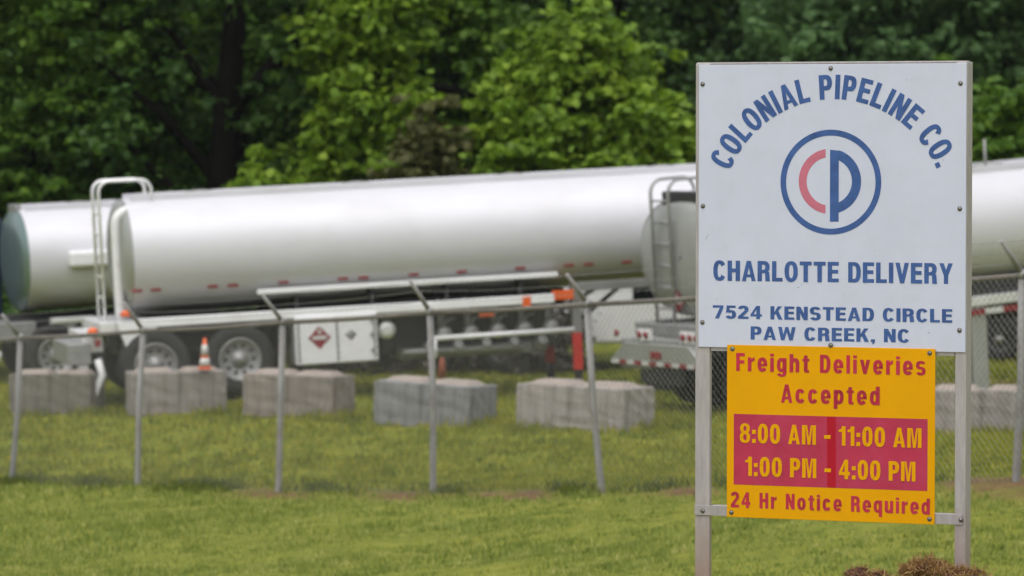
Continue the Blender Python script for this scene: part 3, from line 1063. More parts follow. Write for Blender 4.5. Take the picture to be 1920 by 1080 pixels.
def shell(parent, L, m):
    b = MB()
    sec = tank_section()
    n = len(sec)
    rings = [(L * i / 12, 1.0) for i in range(13)]
    vs, fs = [], []
    for x, s_ in rings:
        vs += [(x, a * s_, TZ + c * s_) for a, c in sec]
    for i in range(len(rings) - 1):
        for j in range(n):
            fs.append((i * n + j, i * n + (j + 1) % n, (i + 1) * n + (j + 1) % n, (i + 1) * n + j))
    b.add(vs, fs, True)
    return b.build('tank', m, parent)


def tank_end(parent, x, sgn, m, depth=0.16, inset=0.985):
    b = MB()
    sec = tank_section()
    n = len(sec)
    rings = [(0.0, inset), (.35, .93), (.7, .75), (.9, .5), (.98, .25), (1.0, 0.02)]
    vs, fs = [], []
    for q, s_ in rings:
        vs += [(x + sgn * q * depth, a * s_, TZ + c * s_) for a, c in sec]
    for i in range(len(rings) - 1):
        for j in range(n):
            fs.append((i * n + j, i * n + (j + 1) % n, (i + 1) * n + (j + 1) % n, (i + 1) * n + j))
    b.add(vs, fs, True)
    return b.build('tank_end', m, parent)


def arc_pts(c, r, a0, a1, n, y):
    return [(c[0] + r * math.cos(R(a0 + (a1 - a0) * i / n)), y, c[1] + r * math.sin(R(a0 + (a1 - a0) * i / n))) for i in range(n + 1)]


def ladder(parent, x, y0, w, z0, ztop, xover, zend, m='bright_metal', bow=0.16):
    b = MB()
    for y in (y0 - w / 2, y0 + w / 2):
        pts = [(x, y, z0), (x, y, ztop - bow)] + arc_pts((x + bow, ztop - bow), bow, 180, 90, 6, y)[1:] + \
              arc_pts((xover - bow, ztop - bow), bow, 90, 0, 6, y) + [(xover, y, zend)]
        b.tube(pts, 0.024, 8)
    z = z0 + 0.1
    while z < TZ + THT / 2 + .05:
        b.tube([(x, y0 - w / 2, z), (x, y0 + w / 2, z)], 0.016, 6)
        z += 0.3
    return b.build('ladder', m, parent)


def tape(parent, x0, x1, z, y, n, h=0.06, name='reflective_tape', along='x'):
    for k in range(n):
        b = MB()
        a, d = x0 + (x1 - x0) * k / n, x0 + (x1 - x0) * (k + 1) / n
        if along == 'x':
            b.box((a + .002, y - .006, z), (d - .002, y, z + h))
        else:
            b.box((y - .006, a + .002, z), (y, d - .002, z + h))
        b.build(name, ('red_lens', 'reflective_white')[k % 2], parent)


def placard(parent, c, s_, n_axis, m='red_lens'):
    """hazard diamond; n_axis 'x' faces -x, 'y' faces -y"""
    def pl(name, k, off, mm, shape):
        b = MB()
        if n_axis == 'y':
            b.prism([(c[0] + a * k, c[2] + d * k) for a, d in shape], c[1] - off - .004, c[1] - off)
        else:
            vs = [(c[0] - off, c[1] + a * k, c[2] + d * k) for a, d in shape]
            vs += [(x - .004, y, z) for x, y, z in vs]
            n = len(shape)
            b.add(vs, [tuple(range(n)), tuple(range(n, 2 * n))[::-1]] + [(i, (i + 1) % n, n + (i + 1) % n, n + i) for i in range(n)])
        return b.build(name, mm, parent)
    dia = [(0, -1), (1, 0), (0, 1), (-1, 0)]
    pl('placard', s_, 0.0, m, dia)
    pl('placard_panel', s_, .005, 'reflective_white', [(-.62, -.16), (.62, -.16), (.62, .16), (-.62, .16)])
    pl('placard_symbol', s_, .005, 'reflective_white', [(-.13, .34), (.13, .34), (.17, .5), (.03, .78), (-.12, .56)])


def tanker(label, loc, rot, L, end_m='tank_end_grey', axles=(0.23, 1.44), drop=0.0):
    t = thing('tank_trailer', label, 'tank trailer', loc, rot, 'silver tank trailers parked in the yard')
    shell(t, L, 'tank_aluminium')
    tank_end(t, 0.0, -1, end_m)
    tank_end(t, L, 1, 'tank_end_grey')
    # spill rails along the top of the tank
    zt = TZ + THT / 2
    for y in (-0.42, 0.42):
        MB().box((0.1, y - .015, zt - .06), (L - .1, y + .015, zt + .055)).build('spill_rail', 'tank_aluminium', t, 0.006)
    for k in range(5):
        x = L * (k + .5) / 5
        MB().lathe([(.26, zt - .03), (.26, zt + .02), (.2, zt + .06), (.05, zt + .075)], Matrix.Translation((x, 0, 0)), 20).build('manhole_cover', 'dull_metal', t)
    # running gear
    m = MB()
    m.box((-0.25, -0.55, 0.86), (3.2, -0.40, 1.12)).box((-0.25, 0.40, 0.86), (3.2, 0.55, 1.12))
    for x in axles:
        m.box((x - .05, -.4, .9), (x + .05, .4, 1.1))
    m.box((-.2, -.38, .62), (3.0, .38, .9))
    m.build('subframe', 'dark_steel', t, 0.01)
    for x in axles:
        MB().lathe([(.13, -.22), (.15, -.2), (.15, .2), (.13, .22)], Matrix.Translation((x + .3, -.62, .70)), 16).build('air_spring', 'rubber', t)
    MB().tube([(axles[1] + .72, -.75, .78), (axles[1] + .72, .75, .78)], .15, 14).build('air_tank', 'dark_steel', t)
    for y in (-.92, .92):
        MB().box((axles[1] + .56, y - .30, .22), (axles[1] + .575, y + .30, .95)).build('mudflap', 'rubber', t)
    for x in axles:
        MB().tube([(x, -.95, .5 - drop), (x, .95, .5 - drop)], 0.07, 10).build('axle', 'dark_steel', t)
        wheel(t, x, -0.92, 0.5 - drop, -1)
        wheel(t, x, 0.92, 0.5 - drop, 1)
    return t


# --- the long one across the middle
d1 = 57.0
p = P(243, 480, d1)
t1_loc = Vector((p.x, p.y, p.z - TZ))
T1 = tanker('long silver tank trailer across the middle, white valve cabinet slung below it', t1_loc, (0, -R(2.85), R(13.5)), 11.6)
for x_ in (2.0, 2.2):
    pass
ladder(T1, -0.36, -0.10, 0.66, 0.75, TZ + 1.10, 0.40, TZ + .80)
b = MB()
b.tube([(.45, -.62, TZ + .66)] + [(.02, -.62, TZ + .66)] + arc_pts((.02, TZ + .48), .18, 90, 180, 6, -.62)[1:] + [(-.16, -.62, TZ - .78), (-.16, -.6, TZ - .95)], 0.076, 14)
b.build('vapour_pipe', 'white_paint', T1)
# rear frame, light box, bumper
b = MB()
b.box((-.52, -1.0, .98), (.25, 1.0, 1.12)).box((-.75, -.75, .70), (-.45, .75, .98))
b.build('rear_frame', 'bright_metal', T1, .01)
MB().prism([(-.30, 1.14), (.30, 1.14), (.26, .98), (-.06, .72), (-.16, .72)], -1.16, -1.06).build('bracket', 'white_paint', T1, .006)
MB().box((-1.0, -1.0, .55), (-.66, .7, .86)).build('bumper', 'dull_metal', T1, .02)
for y, z, mm in ((-1.02, .80, 'red_lens'), (-.75, .92, 'red_lens')):
    MB().box((-.60, y - .10, z), (-.53, y + .08, z + .1)).build('tail_light', mm, T1, .01)
for x, z in ((-.14, 1.2), (-.62, .98)):
    MB().lathe([(.075, 0), (.075, .05), (.04, .085), (.001, .09)], Matrix.Translation((x, -1.0, z)), 14).build('beacon', 'orange_paint', T1)
MB().tube([(-.58, -1.05, .62), (-.52, -1.06, .40), (-.66, -1.08, .12), (-.72, -1.08, .0)], .055, 10).build('drain_hose', 'white_paint', T1)
MB().box((-.85, -.95, .05), (-.70, -.80, .60)).build('prop_leg', 'bright_metal', T1, .01)
placard(T1, (-.165, -.55, TZ - .10), .17, 'x')
# trays along the flank
MB().box((.03, -1.17, 1.03), (6.10, -1.03, 1.16)).build('hose_tray', 'white_paint', T1, .015)
MB().box((1.75, -1.13, 1.40), (6.18, -1.05, 1.475)).build('side_rail', 'white_paint', T1, .015)
for x in (2.3, 3.4, 4.5, 5.6):
    MB().box((x, -1.06, 1.14), (x + .05, -.80, 1.42)).build('tray_bracket', 'dark_steel', T1)
m = MB()
m.box((.3, -1.04, 1.05), (6.1, -.6, 1.1))
m.box((2.0, -.55, .95), (6.4, -.40, 1.2)).box((2.0, .40, .95), (6.4, .55, 1.2))
m.build('tray_floor', 'dark_steel', T1)
# valve cabinet
cab = MB().box((2.25, -1.20, .36), (3.45, -.55, 1.06)).build('cabinet', 'white_paint', T1, .02)
for x in (2.28, 2.845, 3.39):
    MB().box((x, -1.212, .40), (x + .03, -1.2005, 1.02)).build('cabinet_trim', 'dull_metal', cab)
for z in (.48, .7, .92):
    MB().box((3.345, -1.222, z), (3.385, -1.2125, z + .07)).build('hinge', 'dull_metal', cab)
placard(cab, (2.60, -1.2005, .74), .165, 'y')
MB().lathe([(.085, 0), (.085, .004), (.04, .0045)], Matrix.Translation((3.06, -1.2005, .76)) @ Matrix.Rotation(R(90), 4, 'X'), 4).build('emblem_plate', 'dull_metal', cab)
# loading valves
for k in range(5):
    x = 4.50 + k * .40
    v = MB().lathe([(.055, -.02), (.10, 0), (.10, .06), (.06, .075), (.075, .14), (.115, .15), (.115, .2), (.08, .23), (.0001, .235)],
                   Matrix.Translation((x, -.72, .66)) @ Matrix.Rotation(R(90), 4, 'X'), 16).build('loading_valve', 'dull_metal', T1)
    MB().tube([(x, -.72, .68), (x, -.68, .95), (x, -.4, 1.22)], .06, 10).build('drop_pipe', 'dull_metal', v)
    MB().tube([(x, -.86, .76), (x + .05, -.9, .86), (x + .16, -.9, .88)], .016, 6).build('valve_handle', 'dull_metal', v)
m = MB()
m.tube([(4.28, -1.12, .62), (6.38, -1.12, .62)], .038, 8)
m.build('guard_bar', 'white_paint', T1)
MB().tube([(4.30, -1.12, .62), (4.30, -1.12, .34)], .034, 8).build('guard_leg', 'white_paint', T1)
m = MB()
m.box((3.9, -.6, .30), (6.0, .2, .46)).tube([(3.9, -.75, .42), (5.7, -.75, .40)], .06, 10)
m.build('lower_manifold', 'dull_metal', T1, .01)
for k in range(5):
    x = 4.30 + k * .42
    m = MB()
    m.lathe([(.09, -.03), (.12, 0), (.12, .05), (.07, .07), (.07, .2)], Matrix.Translation((x, -.66, .42)) @ Matrix.Rotation(R(65), 4, 'X'), 14)
    m.build('outlet_pipe', 'dull_metal', T1)
m = MB()
m.box((3.85, -.25, .34), (6.3, .45, .98))
m.box((3.8, .5, .2), (4.6, 1.0, .9)).box((4.9, .6, .3), (6.2, .95, .8))
m.build('belly_box', 'dark_steel', T1, .03)
MB().lathe([(.11, 0), (.13, .01), (.13, .05), (.06, .07)], Matrix.Translation((3.62, -1.0, .78)) @ Matrix.Rotation(R(90), 4, 'X'), 16).build('gauge', 'bright_metal', T1)
# landing gear
for y in (-.85, .85):
    lg = MB().box((6.42, y - .07, .55), (6.56, y + .07, 1.3)).build('landing_leg', 'dull_metal', T1, .008)
    MB().box((6.44, y - .05, -.36), (6.54, y + .05, .03)).box((6.36, y - .13, -.42), (6.62, y + .13, -.361)).build('landing_foot', 'dark_steel', lg, .006)
    MB().box((6.40, y - .085, .02), (6.54, y - .071, .56)).box((6.43, y - .06, .03), (6.55, y + .06, .56)).build('leg_sleeve', 'red_paint', lg, .006)
m = MB()
m.tube([(6.5, -.8, .7), (7.3, -.5, 1.2)], .035, 8).tube([(6.5, .8, .7), (7.3, .5, 1.2)], .035, 8).tube([(6.5, -.8, .8), (6.5, .8, .8)], .03, 8)
m.build('landing_brace', 'dark_steel', T1)
MB().box((6.5, -.95, 1.16), (9.0, -.85, 1.30)).build('front_rail', 'dull_metal', T1, .01)
m = MB().box((6.1, -1.06, 1.06), (6.42, -.98, 1.20)).build('reflector', 'orange_paint', T1, .01)
MB().box((5.62, -1.185, .98), (5.74, -1.171, 1.15)).build('reflector', 'orange_paint', T1, .003)
MB().box((5.0, -1.04, .88), (5.22, -1.0, .98)).build('reflector', 'orange_paint', T1, .01)
# marker lights on the lower flank: their places read off the photograph's row
for px in (265, 300, 407, 445, 540, 652, 690, 785, 875, 985, 1077, 1113, 1185):
    X = (px - 960) / F_PX * (55.9 + (px - 250) * .00185)
    x = (X - t1_loc.x) / math.cos(R(13.5)) - .24
    z = 1.555
    y = -side_y(z)
    M = Matrix.Translation((x, y, z)) @ Matrix.Rotation(R(-38), 4, 'X')
    MB().box((-.075, -.022, -.028), (.075, .004, .028), M).build('marker_light', 'red_lens', T1, .006)
MB().box((1.6, -side_y(1.9) - .0, 1.78), (1.6001, -side_y(1.9), 1.7801))

# --- the one behind it at the left edge
d2 = 64.0
p = P(42, 487, d2)
T2 = tanker('silver tank trailer half hidden behind the long one, dark green reflection coloured into its end', Vector((p.x, p.y, p.z - TZ)), (0, -R(2.6), R(17.5)), 10.5, 'tank_end_green_reflection', (0.36, 1.6))
MB().box((.3, -1.17, 1.02), (1.0, -1.0, 1.10)).build('fender_rail', 'bright_metal', T2, .01)
MB().prism([(.28, 1.02), (.75, 1.02), (.45, .78), (.3, .78)], -1.15, -1.05).build('bracket', 'dull_metal', T2, .006)
MB().box((0.62, -side_y(TZ) - .16, TZ - .12), (1.38, -side_y(TZ) + .12, TZ + .14)).build('hose_locker', 'white_paint', T2, .05)
m = MB()
m.box((-.5, -.9, .75), (.1, .9, 1.05)).box((-.75, -1.1, .50), (-.6, 1.1, .72))
m.build('rear_frame', 'dull_metal', T2, .01)
MB().box((-.05, -.3, TZ + .74), (.06, .3, TZ + .9)).build('end_plate', 'dull_metal', T2, .01)
MB().tube([(-.55, -1.05, .62), (-.7, -1.06, .3), (-.86, -1.08, 0.0)], .06, 8).build('drain_hose', 'white_paint', T2)

# --- the one seen from its back end beside the sign
d3 = 54.6
p = P(1309, 480, d3)
T3_loc = Vector((p.x, p.y, p.z - TZ))
T3 = tanker('silver tank trailer seen from behind, red and white striped bumper beside the sign', T3_loc, (0, -R(4.0), R(33.0)), 10.8, 'tank_end_grey', (0.8, 2.05), 0.17)
ladder(T3, -.20, .37, .42, .60, TZ + 1.07, .55, TZ + .70, 'dull_metal', .2)
m = MB()
m.box((-.06, -.62, TZ + .62), (.12, .52, TZ + .90))
m.build('overturn_box', 'dark_steel', T3, .02)
m = MB()
m.box((-.30, -1.0, .92), (.30, 1.0, 1.10)).box((-.62, -.62, .66), (-.30, .62, .92)).box((-.62, .2, .5), (-.35, .9, .9))
m.build('rear_frame', 'dull_metal', T3, .015)
m = MB()
prof = [(-1.12, .56), (-1.12, .60), (-.76, .87), (.76, .87), (1.12, .60), (1.12, .56)]
vs = [(-.66, y, z) for y, z in prof] + [(-.54, y, z) for y, z in prof]
n = len(prof)
m.add(vs, [tuple(range(n)), tuple(range(n, 2 * n))[::-1]] + [(i, (i + 1) % n, n + (i + 1) % n, n + i) for i in range(n)])
bp_ = m.build('bumper', 'tank_end_grey', T3, .015)
tape(bp_, -1.08, 1.08, .562, -.6605, 12, .055, 'reflective_tape', 'y')
MB().box((-.68, -.12, .66), (-.661, .12, .76)).build('plate', 'red_lens', bp_, .004)
MB().box((-.60, -.5, .30), (-.54, .5, .56)).build('underride_skirt', 'dark_steel', bp_, .01)
for y in (-.72, .3):
    MB().box((-.64, y - .16, .90), (-.60, y + .16, 1.06)).build('light_panel', 'white_paint', T3, .005)
for y in (-.80, -.64, .24, .40, .95, -.95):
    MB().lathe([(.05, 0), (.05, .02), (.02, .03), (.001, .031)], Matrix.Translation((-.641, y, .98)) @ Matrix.Rotation(R(-90), 4, 'Y'), 14).build('tail_light', 'red_lens', T3)
for y in (-.92, .92):
    MB().box((-.02, y - .30, .12), (.0, y + .30, .78)).build('mudflap', 'rubber', T3)
MB().box((2.6, -1.12, .98), (10.0, -1.0, 1.12)).build('side_rail', 'bright_metal', T3, .01)
tape(T3, 2.6, 10.0, .86, -1.12, 22, .08)
MB().box((2.6, -1.05, 1.12), (10.0, -.9, 1.16)).box((2.8, -.6, .7), (10, -.4, 1.1)).build('chassis_rail', 'dark_steel', T3, .01)
MB().box((4.05, -1.08, -.46), (4.34, -.8, .97)).build('landing_leg', 'tank_end_grey', T3, .02)
MB().box((2.6, -.98, .94), (10.0, -.7, 1.34)).build('belly_dark_fill', 'dark_steel', T3, .02)  # dark box added to fill the dark space under the tank
MB().tube([(5.06, -.35, TZ + .7), (5.06, -.35, TZ + 1.27)], .019, 8).build('vent_pipe', 'dull_metal', T3)
placard(T3, (-.140, .15, TZ - .62), .16, 'x')

# ------------------------------------------------------------------ vehicles glimpsed behind
def white_truck():
    p = P(1178, 662, 64.5)
    z = gz(p.x, p.y)
    t = thing('work_truck', 'white work truck half hidden behind the tank trailers, dark windscreen', 'truck', (p.x, p.y, z), (0, 0, R(8)))
    MB().prism([(-.95, .45), (1.15, .45), (1.2, 1.0), (1.1, 1.15), (.55, 1.85), (-.1, 1.95), (-.85, 1.95), (-.95, 1.85)], -1.0, 1.0).build('body', 'white_paint', t, .06)
    MB().add([(1.115, -.85, 1.16), (1.115, .85, 1.16), (.60, .78, 1.82), (.60, -.78, 1.82)], [(0, 1, 2, 3)]).build('windscreen', 'glass_dark', t)
    MB().prism([(-.1, 1.15), (.95, 1.15), (.5, 1.75), (-.1, 1.75)], -1.012, -1.004).build('door_window', 'glass_dark', t)
    MB().box((-3.0, -1.02, .75), (-1.0, 1.02, 1.0)).build('flatbed', 'white_paint', t, .02)
    for x in (-2.2, .55):
        wheel(t, x, -.82, .38, -1, .38, 'dull_metal', .28)
        wheel(t, x, .82, .38, 1, .38, 'bright_metal', .28)


white_truck()


def navy_truck():
    p = P(-88, 720, 66)
    z = gz(p.x, p.y)
    t = thing('box_truck', 'dark navy truck at the far left edge behind the tank trailer', 'truck', (p.x, p.y, z), (0, 0, R(15)))
    MB().box((-2.5, -1.2, .9), (.68, 1.2, 2.55)).build('cargo_box', 'navy_paint', t, .04)
    MB().box((-2.5, -.5, .6), (1.0, .5, .89)).build('chassis', 'dark_steel', t, .02)
    for x in (-1.8, .1):
        wheel(t, x, -.95, .5, -1, .5, 'dull_metal', .5)
        wheel(t, x, .95, .5, 1, .5, 'dull_metal', .5)


navy_truck()

# a dark parked pick-up seen under the tank trailer right of the sign
def dark_truck():
    p = P(1990, 668, 66)
    z = gz(p.x, p.y)
    t = thing('pickup_truck', 'dark pickup truck beyond the right sign post, seen under the tank', 'pickup truck', (p.x, p.y, z), (0, 0, R(-6)))
    MB().prism([(-1.6, .4), (1.3, .4), (1.35, 1.0), (.6, 1.1), (.2, 1.65), (-.8, 1.68), (-.95, 1.1), (-1.6, 1.1)], -.9, .9).build('body', 'dark_steel', t, .06)
    MB().prism([(-.75, 1.12), (.45, 1.12), (.12, 1.58), (-.72, 1.6)], -.912, -.904).build('door_window', 'glass_dark', t)
    MB().box((-1.56, -.915, .9), (-1.1, -.9, 1.05)).build('tail_light', 'reflective_white', t)
    for x in (-1.05, .8):
        wheel(t, x, -.78, .37, -1, .37, 'dark_steel', .26)
        wheel(t, x, .78, .37, 1, .37, 'bright_metal', .26)


dark_truck()

# pale drum lying under the valves
p = P(955, 690, 63.5)
z = gz(p.x, p.y)
t = thing('drum', 'grey drum lying open end forward on the grass under the loading valves', 'drum', (p.x, p.y, z + .19), (0, 0, R(35)))
M = Matrix.Rotation(R(90), 4, 'X')
MB().lathe([(.16, .28), (.19, .30), (.19, .1), (.197, .08), (.19, .06), (.19, -.1), (.197, -.12), (.19, -.14), (.19, -.3), (.001, -.3)], M, 24).build('shell', 'dull_metal', t)
MB().lathe([(.158, .27), (.001, .262)], M, 24).build('opening', 'dark_steel', t)


# ------------------------------------------------------------------ trees
def leaf_cloud(centers, radii, counts, size, flat_=0.75, droop=0.3, seed=0):
    """leaf-sized folded faces gathered in clumps; returns verts, faces"""
    g = np.random.default_rng(seed)
    C = np.repeat(centers, counts, 0)
    Rr = np.repeat(radii, counts)
    n = len(C)
    v = g.normal(size=(n, 3))
    v /= np.linalg.norm(v, axis=1)[:, None]
    r = np.abs(g.normal(size=n)) * 0.62
    pos = C + v * (r * Rr)[:, None] * np.array([1, 1, flat_])
    # the leaf looks outward and up from its clump, with scatter
    nrm = v * 0.7 + np.array([0, 0, 0.75]) + g.normal(size=(n, 3)) * 0.55
    nrm /= np.linalg.norm(nrm, axis=1)[:, None]
    d = g.normal(size=(n, 3)) + np.array([0, 0, -droop])
    d -= nrm * (d * nrm).sum(1)[:, None]
    d /= np.linalg.norm(d, axis=1)[:, None] + 1e-9
    s = np.cross(nrm, d)
    L = size * (0.6 + 0.8 * g.random(n))[:, None]
    w = L * 0.38
    up = nrm * L * 0.10
    V = np.stack([pos - d * L * .5, pos - d * L * .12 + s * w + up, pos + d * L * .28 + s * w * .75 + up, pos + d * L * .55,
                  pos + d * L * .28 - s * w * .75 + up, pos - d * L * .12 - s * w + up], 1).reshape(-1, 3)
    return V, np.arange(n * 6).reshape(n, 6)


def tree(name, label, cat, px, d, h, cw, m, seed, z_low=0.4, trunk_r=0.22, lean=0.0, leaf=0.165, clumps=170, per=150, shape=1.0, group=None, cz=None, top_cut=7.5, bare=None, clump_r=0.62, limbs=()):
    """a trunk with limbs and a crown of leaf clumps; cw = crown half width, z_low = lowest foliage above ground"""
    g = np.random.default_rng(seed)
    p = P(px, 600, d)
    z = gz(p.x, p.y)
    t = thing(name, label, cat, (p.x, p.y, z - .05), (0, 0, 0), group)
    tr = MB()
    pts, rs = [], []
    for i in range(9):
        q = i / 8
        pts.append((lean * h * q ** 1.3 + .12 * math.sin(3 * q + seed), .1 * math.cos(2.3 * q + seed), q * h * .85))
        rs.append(trunk_r * (1.25 if i == 0 else 1.0) * (1 - .82 * q))
    tr.tube(pts, rs, 10)
    cen, rad, cnt, cen2, rad2, cnt2 = [], [], [], [], [], []
    tries = 0
    while len(cen) < clumps and tries < clumps * 40:
        tries += 1
        q = g.random() ** 1.1
        zz = z_low + (h - z_low) * q
        env = cw * (0.55 + 0.45 * math.sin(math.pi * min(1, (q * .9 + .18) * shape))) * (1.0 if q < .6 else math.sqrt(max(0.02, 1 - ((q - .6) / .42) ** 2)))
        a = g.random() * 2 * math.pi
        env *= 0.80 + 0.25 * math.sin(2 * a + seed + 2.5 * q * 3) + 0.12 * math.sin(5 * a + seed * 3 + q * 9)
        rr = env * g.random() ** 0.42
        x, y = rr * math.cos(a) + lean * h * q ** 1.3, rr * math.sin(a)
        if zz > top_cut and g.random() < .6:
            continue
        if bare and bare(x, y, zz):
            continue
        cen.append((x, y, zz))
        k = clump_r * (.65 + .7 * g.random())
        rad.append(k * .8)
        cnt.append(int(per * .45 * (k / clump_r) ** 2 * (0.55 if zz > top_cut else 1)))
        for _ in range(4):                      # flat sprays standing out round the clump
            a2 = g.random() * 2 * math.pi
            q2 = k * (.5 + .7 * g.random())
            cen2.append((x + q2 * math.cos(a2), y + q2 * math.sin(a2), zz + k * g.normal() * .5))
            rad2.append(k * (.32 + .2 * g.random()))
            cnt2.append(int(per * .20 * (0.5 if zz > top_cut else 1)))
    for j in range(min(16, len(cen))):
        c = cen[int(g.random() * len(cen))]
        q = min(.8, max(.12, (c[2] - .35 * abs(c[0])) / h))
        i = min(7, int(q / .85 * 8 * .85))
        b0 = Vector(pts[i])
        e = Vector(c)
        mid = b0 * .5 + e * .5 + Vector((0, 0, .25))
        r0 = rs[i] * .45
        tr.tube([b0, mid, e], [r0, r0 * .6, r0 * .2], 6, caps=False)
    for lp, lr in limbs:
        tr.tube([P(*q_) - Vector((p.x, p.y, z - .05)) for q_ in lp], lr, 8)
    tr.build('trunk', 'bark', t)
    V, Fc = leaf_cloud(np.array(cen), np.array(rad), np.array(cnt), leaf, seed=seed)
    V2, Fc2 = leaf_cloud(np.array(cen2), np.array(rad2), np.array(cnt2), leaf * 1.05, flat_=.38, seed=seed + 500)
    Fc = np.concatenate([Fc, Fc2 + len(V)])
    V = np.concatenate([V, V2])
    np_mesh('crown', V, Fc, m, t)
    return t


# front row, at the edge of the wood
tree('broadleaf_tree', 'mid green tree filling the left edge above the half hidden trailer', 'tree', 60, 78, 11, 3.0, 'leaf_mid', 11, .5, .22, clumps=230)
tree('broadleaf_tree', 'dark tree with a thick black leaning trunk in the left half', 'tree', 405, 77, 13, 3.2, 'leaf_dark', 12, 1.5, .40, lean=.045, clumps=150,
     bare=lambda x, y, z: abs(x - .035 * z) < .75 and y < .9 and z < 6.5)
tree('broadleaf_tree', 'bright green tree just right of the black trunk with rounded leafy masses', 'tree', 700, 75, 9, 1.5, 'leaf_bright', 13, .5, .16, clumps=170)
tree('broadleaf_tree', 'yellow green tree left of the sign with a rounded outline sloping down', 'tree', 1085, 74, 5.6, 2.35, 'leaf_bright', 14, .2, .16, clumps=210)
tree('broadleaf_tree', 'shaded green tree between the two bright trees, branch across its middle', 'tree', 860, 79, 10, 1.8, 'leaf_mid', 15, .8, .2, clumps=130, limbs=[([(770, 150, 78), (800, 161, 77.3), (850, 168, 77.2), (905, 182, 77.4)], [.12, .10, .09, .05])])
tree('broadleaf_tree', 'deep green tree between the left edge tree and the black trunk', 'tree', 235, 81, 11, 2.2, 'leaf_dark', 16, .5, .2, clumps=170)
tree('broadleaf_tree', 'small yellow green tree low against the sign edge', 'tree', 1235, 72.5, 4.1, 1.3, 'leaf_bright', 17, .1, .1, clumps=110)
tree('bush', 'brownish olive bush rising just above the long trailer', 'bush', 800, 71, 4.2, 1.0, 'leaf_olive', 18, .1, .07, leaf=.16, clumps=80, clump_r=.42, per=70)
tree('sapling', 'tiny bright sapling showing over the tank top near the black trunk', 'sapling', 470, 70, 3.25, .55, 'leaf_bright', 19, .6, .04, clumps=26, clump_r=.36)
tree('bush', 'mid green bush right of the sign above the tank', 'bush', 1885, 76, 4.3, 1.2, 'leaf_mid', 20, .1, .08, clumps=90, clump_r=.5)
tree('bush', 'dense green bush hidden mostly by the right part of the sign', 'bush', 1780, 79, 4.6, 1.5, 'leaf_mid', 21, .1, .08, clumps=110, clump_r=.5)
_bush = tree('bush', 'green bush with orange blossom beyond the right sign post', 'bush', 1850, 77.5, 4.4, .8, 'leaf_mid', 22, .1, .07, clumps=60, clump_r=.45)
_q = P(1850, 256, 76.6) - _bush.location
_V, _F = leaf_cloud(np.array([_q, _q + Vector((.14, 0, .05)), _q + Vector((-.12, 0, -.07))]), np.array([.09, .07, .06]), np.array([26, 16, 12]), .09, seed=77)
np_mesh('blossom', _V, _F, 'leaf_blossom', _bush)
# second row
k = 0
ROW2 = [(-60, 'leaf_dark'), (130, 'leaf_dark'), (330, 'leaf_mid'), (540, 'leaf_dark'), (740, 'leaf_dark'), (950, 'leaf_mid'), (1160, 'leaf_dark'), (1400, 'leaf_far_hazed'), (1640, 'leaf_far_hazed'), (1880, 'leaf_far_hazed')]
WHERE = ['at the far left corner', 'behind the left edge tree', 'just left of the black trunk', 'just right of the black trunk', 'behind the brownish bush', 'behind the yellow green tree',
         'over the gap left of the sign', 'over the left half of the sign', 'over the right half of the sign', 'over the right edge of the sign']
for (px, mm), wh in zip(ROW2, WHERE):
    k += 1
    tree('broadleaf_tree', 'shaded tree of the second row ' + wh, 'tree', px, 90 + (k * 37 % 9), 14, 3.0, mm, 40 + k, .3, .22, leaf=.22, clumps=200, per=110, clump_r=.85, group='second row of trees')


def far_wood():
    g = np.random.default_rng(99)
    cen, rad, cnt = [], [], []
    for row, (d, n) in enumerate([(108, 570), (120, 700), (134, 770)]):
        hw = .13 * d * 2.6
        for _ in range(n):
            x = (g.random() * 2 - 1) * hw
            y = d + g.normal() * 2
            q = g.random()
            top = 15 + 3 * math.sin(x * .5 + row)
            zz = q * top
            cen.append((x, y, gz(x, y) + zz))
            k_ = 1.2 + .9 * g.random()
            rad.append(k_)
            cnt.append(int(230 * (1 if zz < 8 else .3)))
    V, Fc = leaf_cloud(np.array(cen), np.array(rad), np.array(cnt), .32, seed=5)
    o = np_mesh('far_wood', V, Fc, 'leaf_far_hazed')
    o['kind'] = 'stuff'
    # low brush along the foot of the wood
    cen, rad, cnt = [], [], []
    for _ in range(520):
        x = (g.random() * 2 - 1) * 15
        y = 69 + g.random() * 14
        s_ = .35 + .5 * g.random()
        cen.append((x, y, gz(x, y) + g.random() * .9))
        rad.append(s_)
        cnt.append(60)
    V, Fc = leaf_cloud(np.array(cen), np.array(rad), np.array(cnt), .17, seed=6)
    o = np_mesh('underbrush', V, Fc, 'leaf_dark')
    o['kind'] = 'stuff'
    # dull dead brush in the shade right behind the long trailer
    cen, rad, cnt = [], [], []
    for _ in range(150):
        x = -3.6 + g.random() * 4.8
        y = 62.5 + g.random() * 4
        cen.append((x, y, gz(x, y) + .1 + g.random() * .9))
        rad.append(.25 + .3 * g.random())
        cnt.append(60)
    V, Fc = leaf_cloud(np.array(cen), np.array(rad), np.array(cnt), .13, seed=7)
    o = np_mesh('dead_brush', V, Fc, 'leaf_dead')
    o['kind'] = 'stuff'


far_wood()

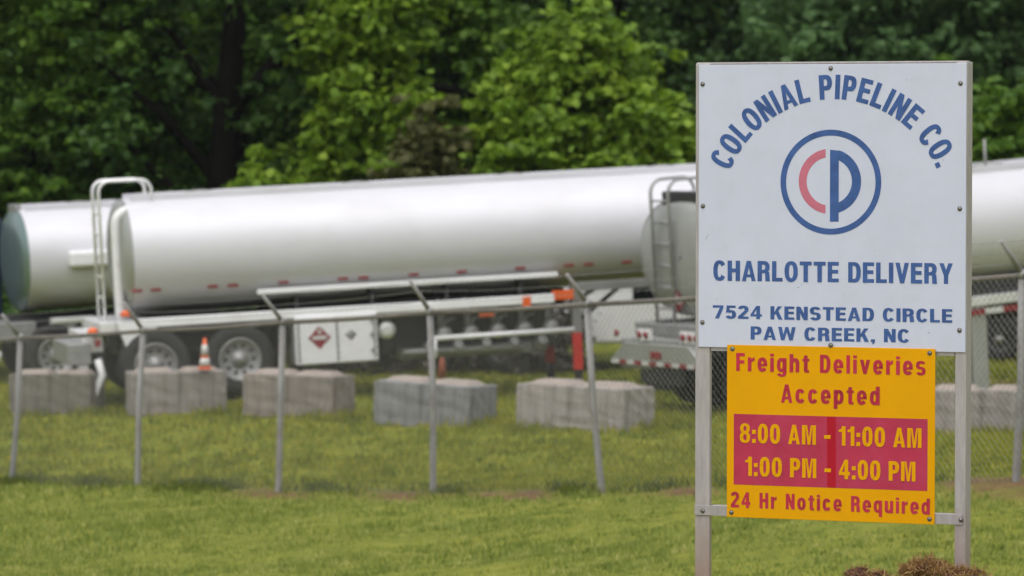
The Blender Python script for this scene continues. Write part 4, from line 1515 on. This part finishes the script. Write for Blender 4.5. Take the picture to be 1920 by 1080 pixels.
# ------------------------------------------------------------------ soil heap at the foot of the sign
def clod(name, label, px, py, d, rx, ry, rz, m, seed, fibres=0):
    r = np.random.default_rng(seed)
    p = P(px, py, d)
    z = gz(p.x, p.y)
    bm = bmesh.new()
    bmesh.ops.create_icosphere(bm, subdivisions=4, radius=1)
    from mathutils import noise
    for v in bm.verts:
        k_ = 1 + .42 * noise.fractal(v.co * 2.1 + Vector((seed, 0, 0)), 1, 2, 5)
        v.co = Vector((v.co.x * rx * k_, v.co.y * ry * k_, v.co.z * rz * k_))
    me = bpy.data.meshes.new(name)
    bm.to_mesh(me)
    pts = [v.co.copy() for v in bm.verts if v.co.z > -.2 * rz]
    bm.free()
    me.materials.append(MATS[m])
    o = bpy.data.objects.new(name, me)
    COL.objects.link(o)
    o.location = (p.x, p.y, p.z - rz * .9)
    tag(o, label, 'soil clod')
    if fibres:
        idx = r.integers(0, len(pts), fibres)
        b = np.array([pts[i] for i in idx])
        nrm = b / np.array([rx * rx, ry * ry, rz * rz])
        nrm /= np.linalg.norm(nrm, axis=1)[:, None]
        dr = nrm * .6 + r.normal(size=b.shape) * .7
        ln = (.010 + .022 * r.random(fibres) ** 1.5)[:, None]
        sd = np.cross(dr, r.normal(size=b.shape))
        sd /= np.linalg.norm(sd, axis=1)[:, None]
        sd *= .0019
        V = np.stack([b - sd, b + sd, b + dr * ln * .6 + sd, b + dr * ln + np.array([0, 0, -.006]), b + dr * ln * .6 - sd], 1).reshape(-1, 3)
        np_mesh('dry_roots', V, np.arange(fibres * 5).reshape(-1, 5), 'straw', o)
    return o


clod('soil_clod', 'brown turf clod matted with dry roots, largest in the heap before the right post', 1735, 1056, 17.55, .11, .09, .075, 'soil', 3, 3200)
clod('soil_clod', 'dark red bare soil clod left of the matted turf clod', 1612, 1069, 17.6, .065, .06, .05, 'soil', 5, 200)
clod('soil_clod', 'small red soil clod between the dark clod and the turf', 1650, 1074, 17.55, .05, .05, .035, 'soil', 8, 250)
clod('soil_clod', 'low rooty soil clod against the foot of the right post', 1800, 1070, 17.45, .13, .07, .05, 'soil', 9, 1500)


# ------------------------------------------------------------------ rain-damp air between here and the wood
def haze():
    zs = [(o.matrix_world @ Vector(c)).z for o in scene.objects if o.type == 'MESH' for c in o.bound_box]
    o = MB().box((-430, -330, min(zs) - 1.0), (430, 450, max(zs) + 1.0)).build('haze', 'wire')
    m = bpy.data.materials.new('haze_air')
    m.use_nodes = True
    t = m.node_tree
    t.nodes.remove(t.nodes['Principled BSDF'])
    v = t.nodes.new('ShaderNodeVolumePrincipled')
    v.inputs['Color'].default_value = (0.90, 0.95, 0.97, 1)
    v.inputs['Density'].default_value = HAZE_DENSITY
    t.links.new(v.outputs[0], t.nodes['Material Output'].inputs['Volume'])
    o.data.materials.clear()
    o.data.materials.append(m)
    o['kind'] = 'stuff'


HAZE_DENSITY = 0.0001
bpy.context.view_layer.update()
haze()
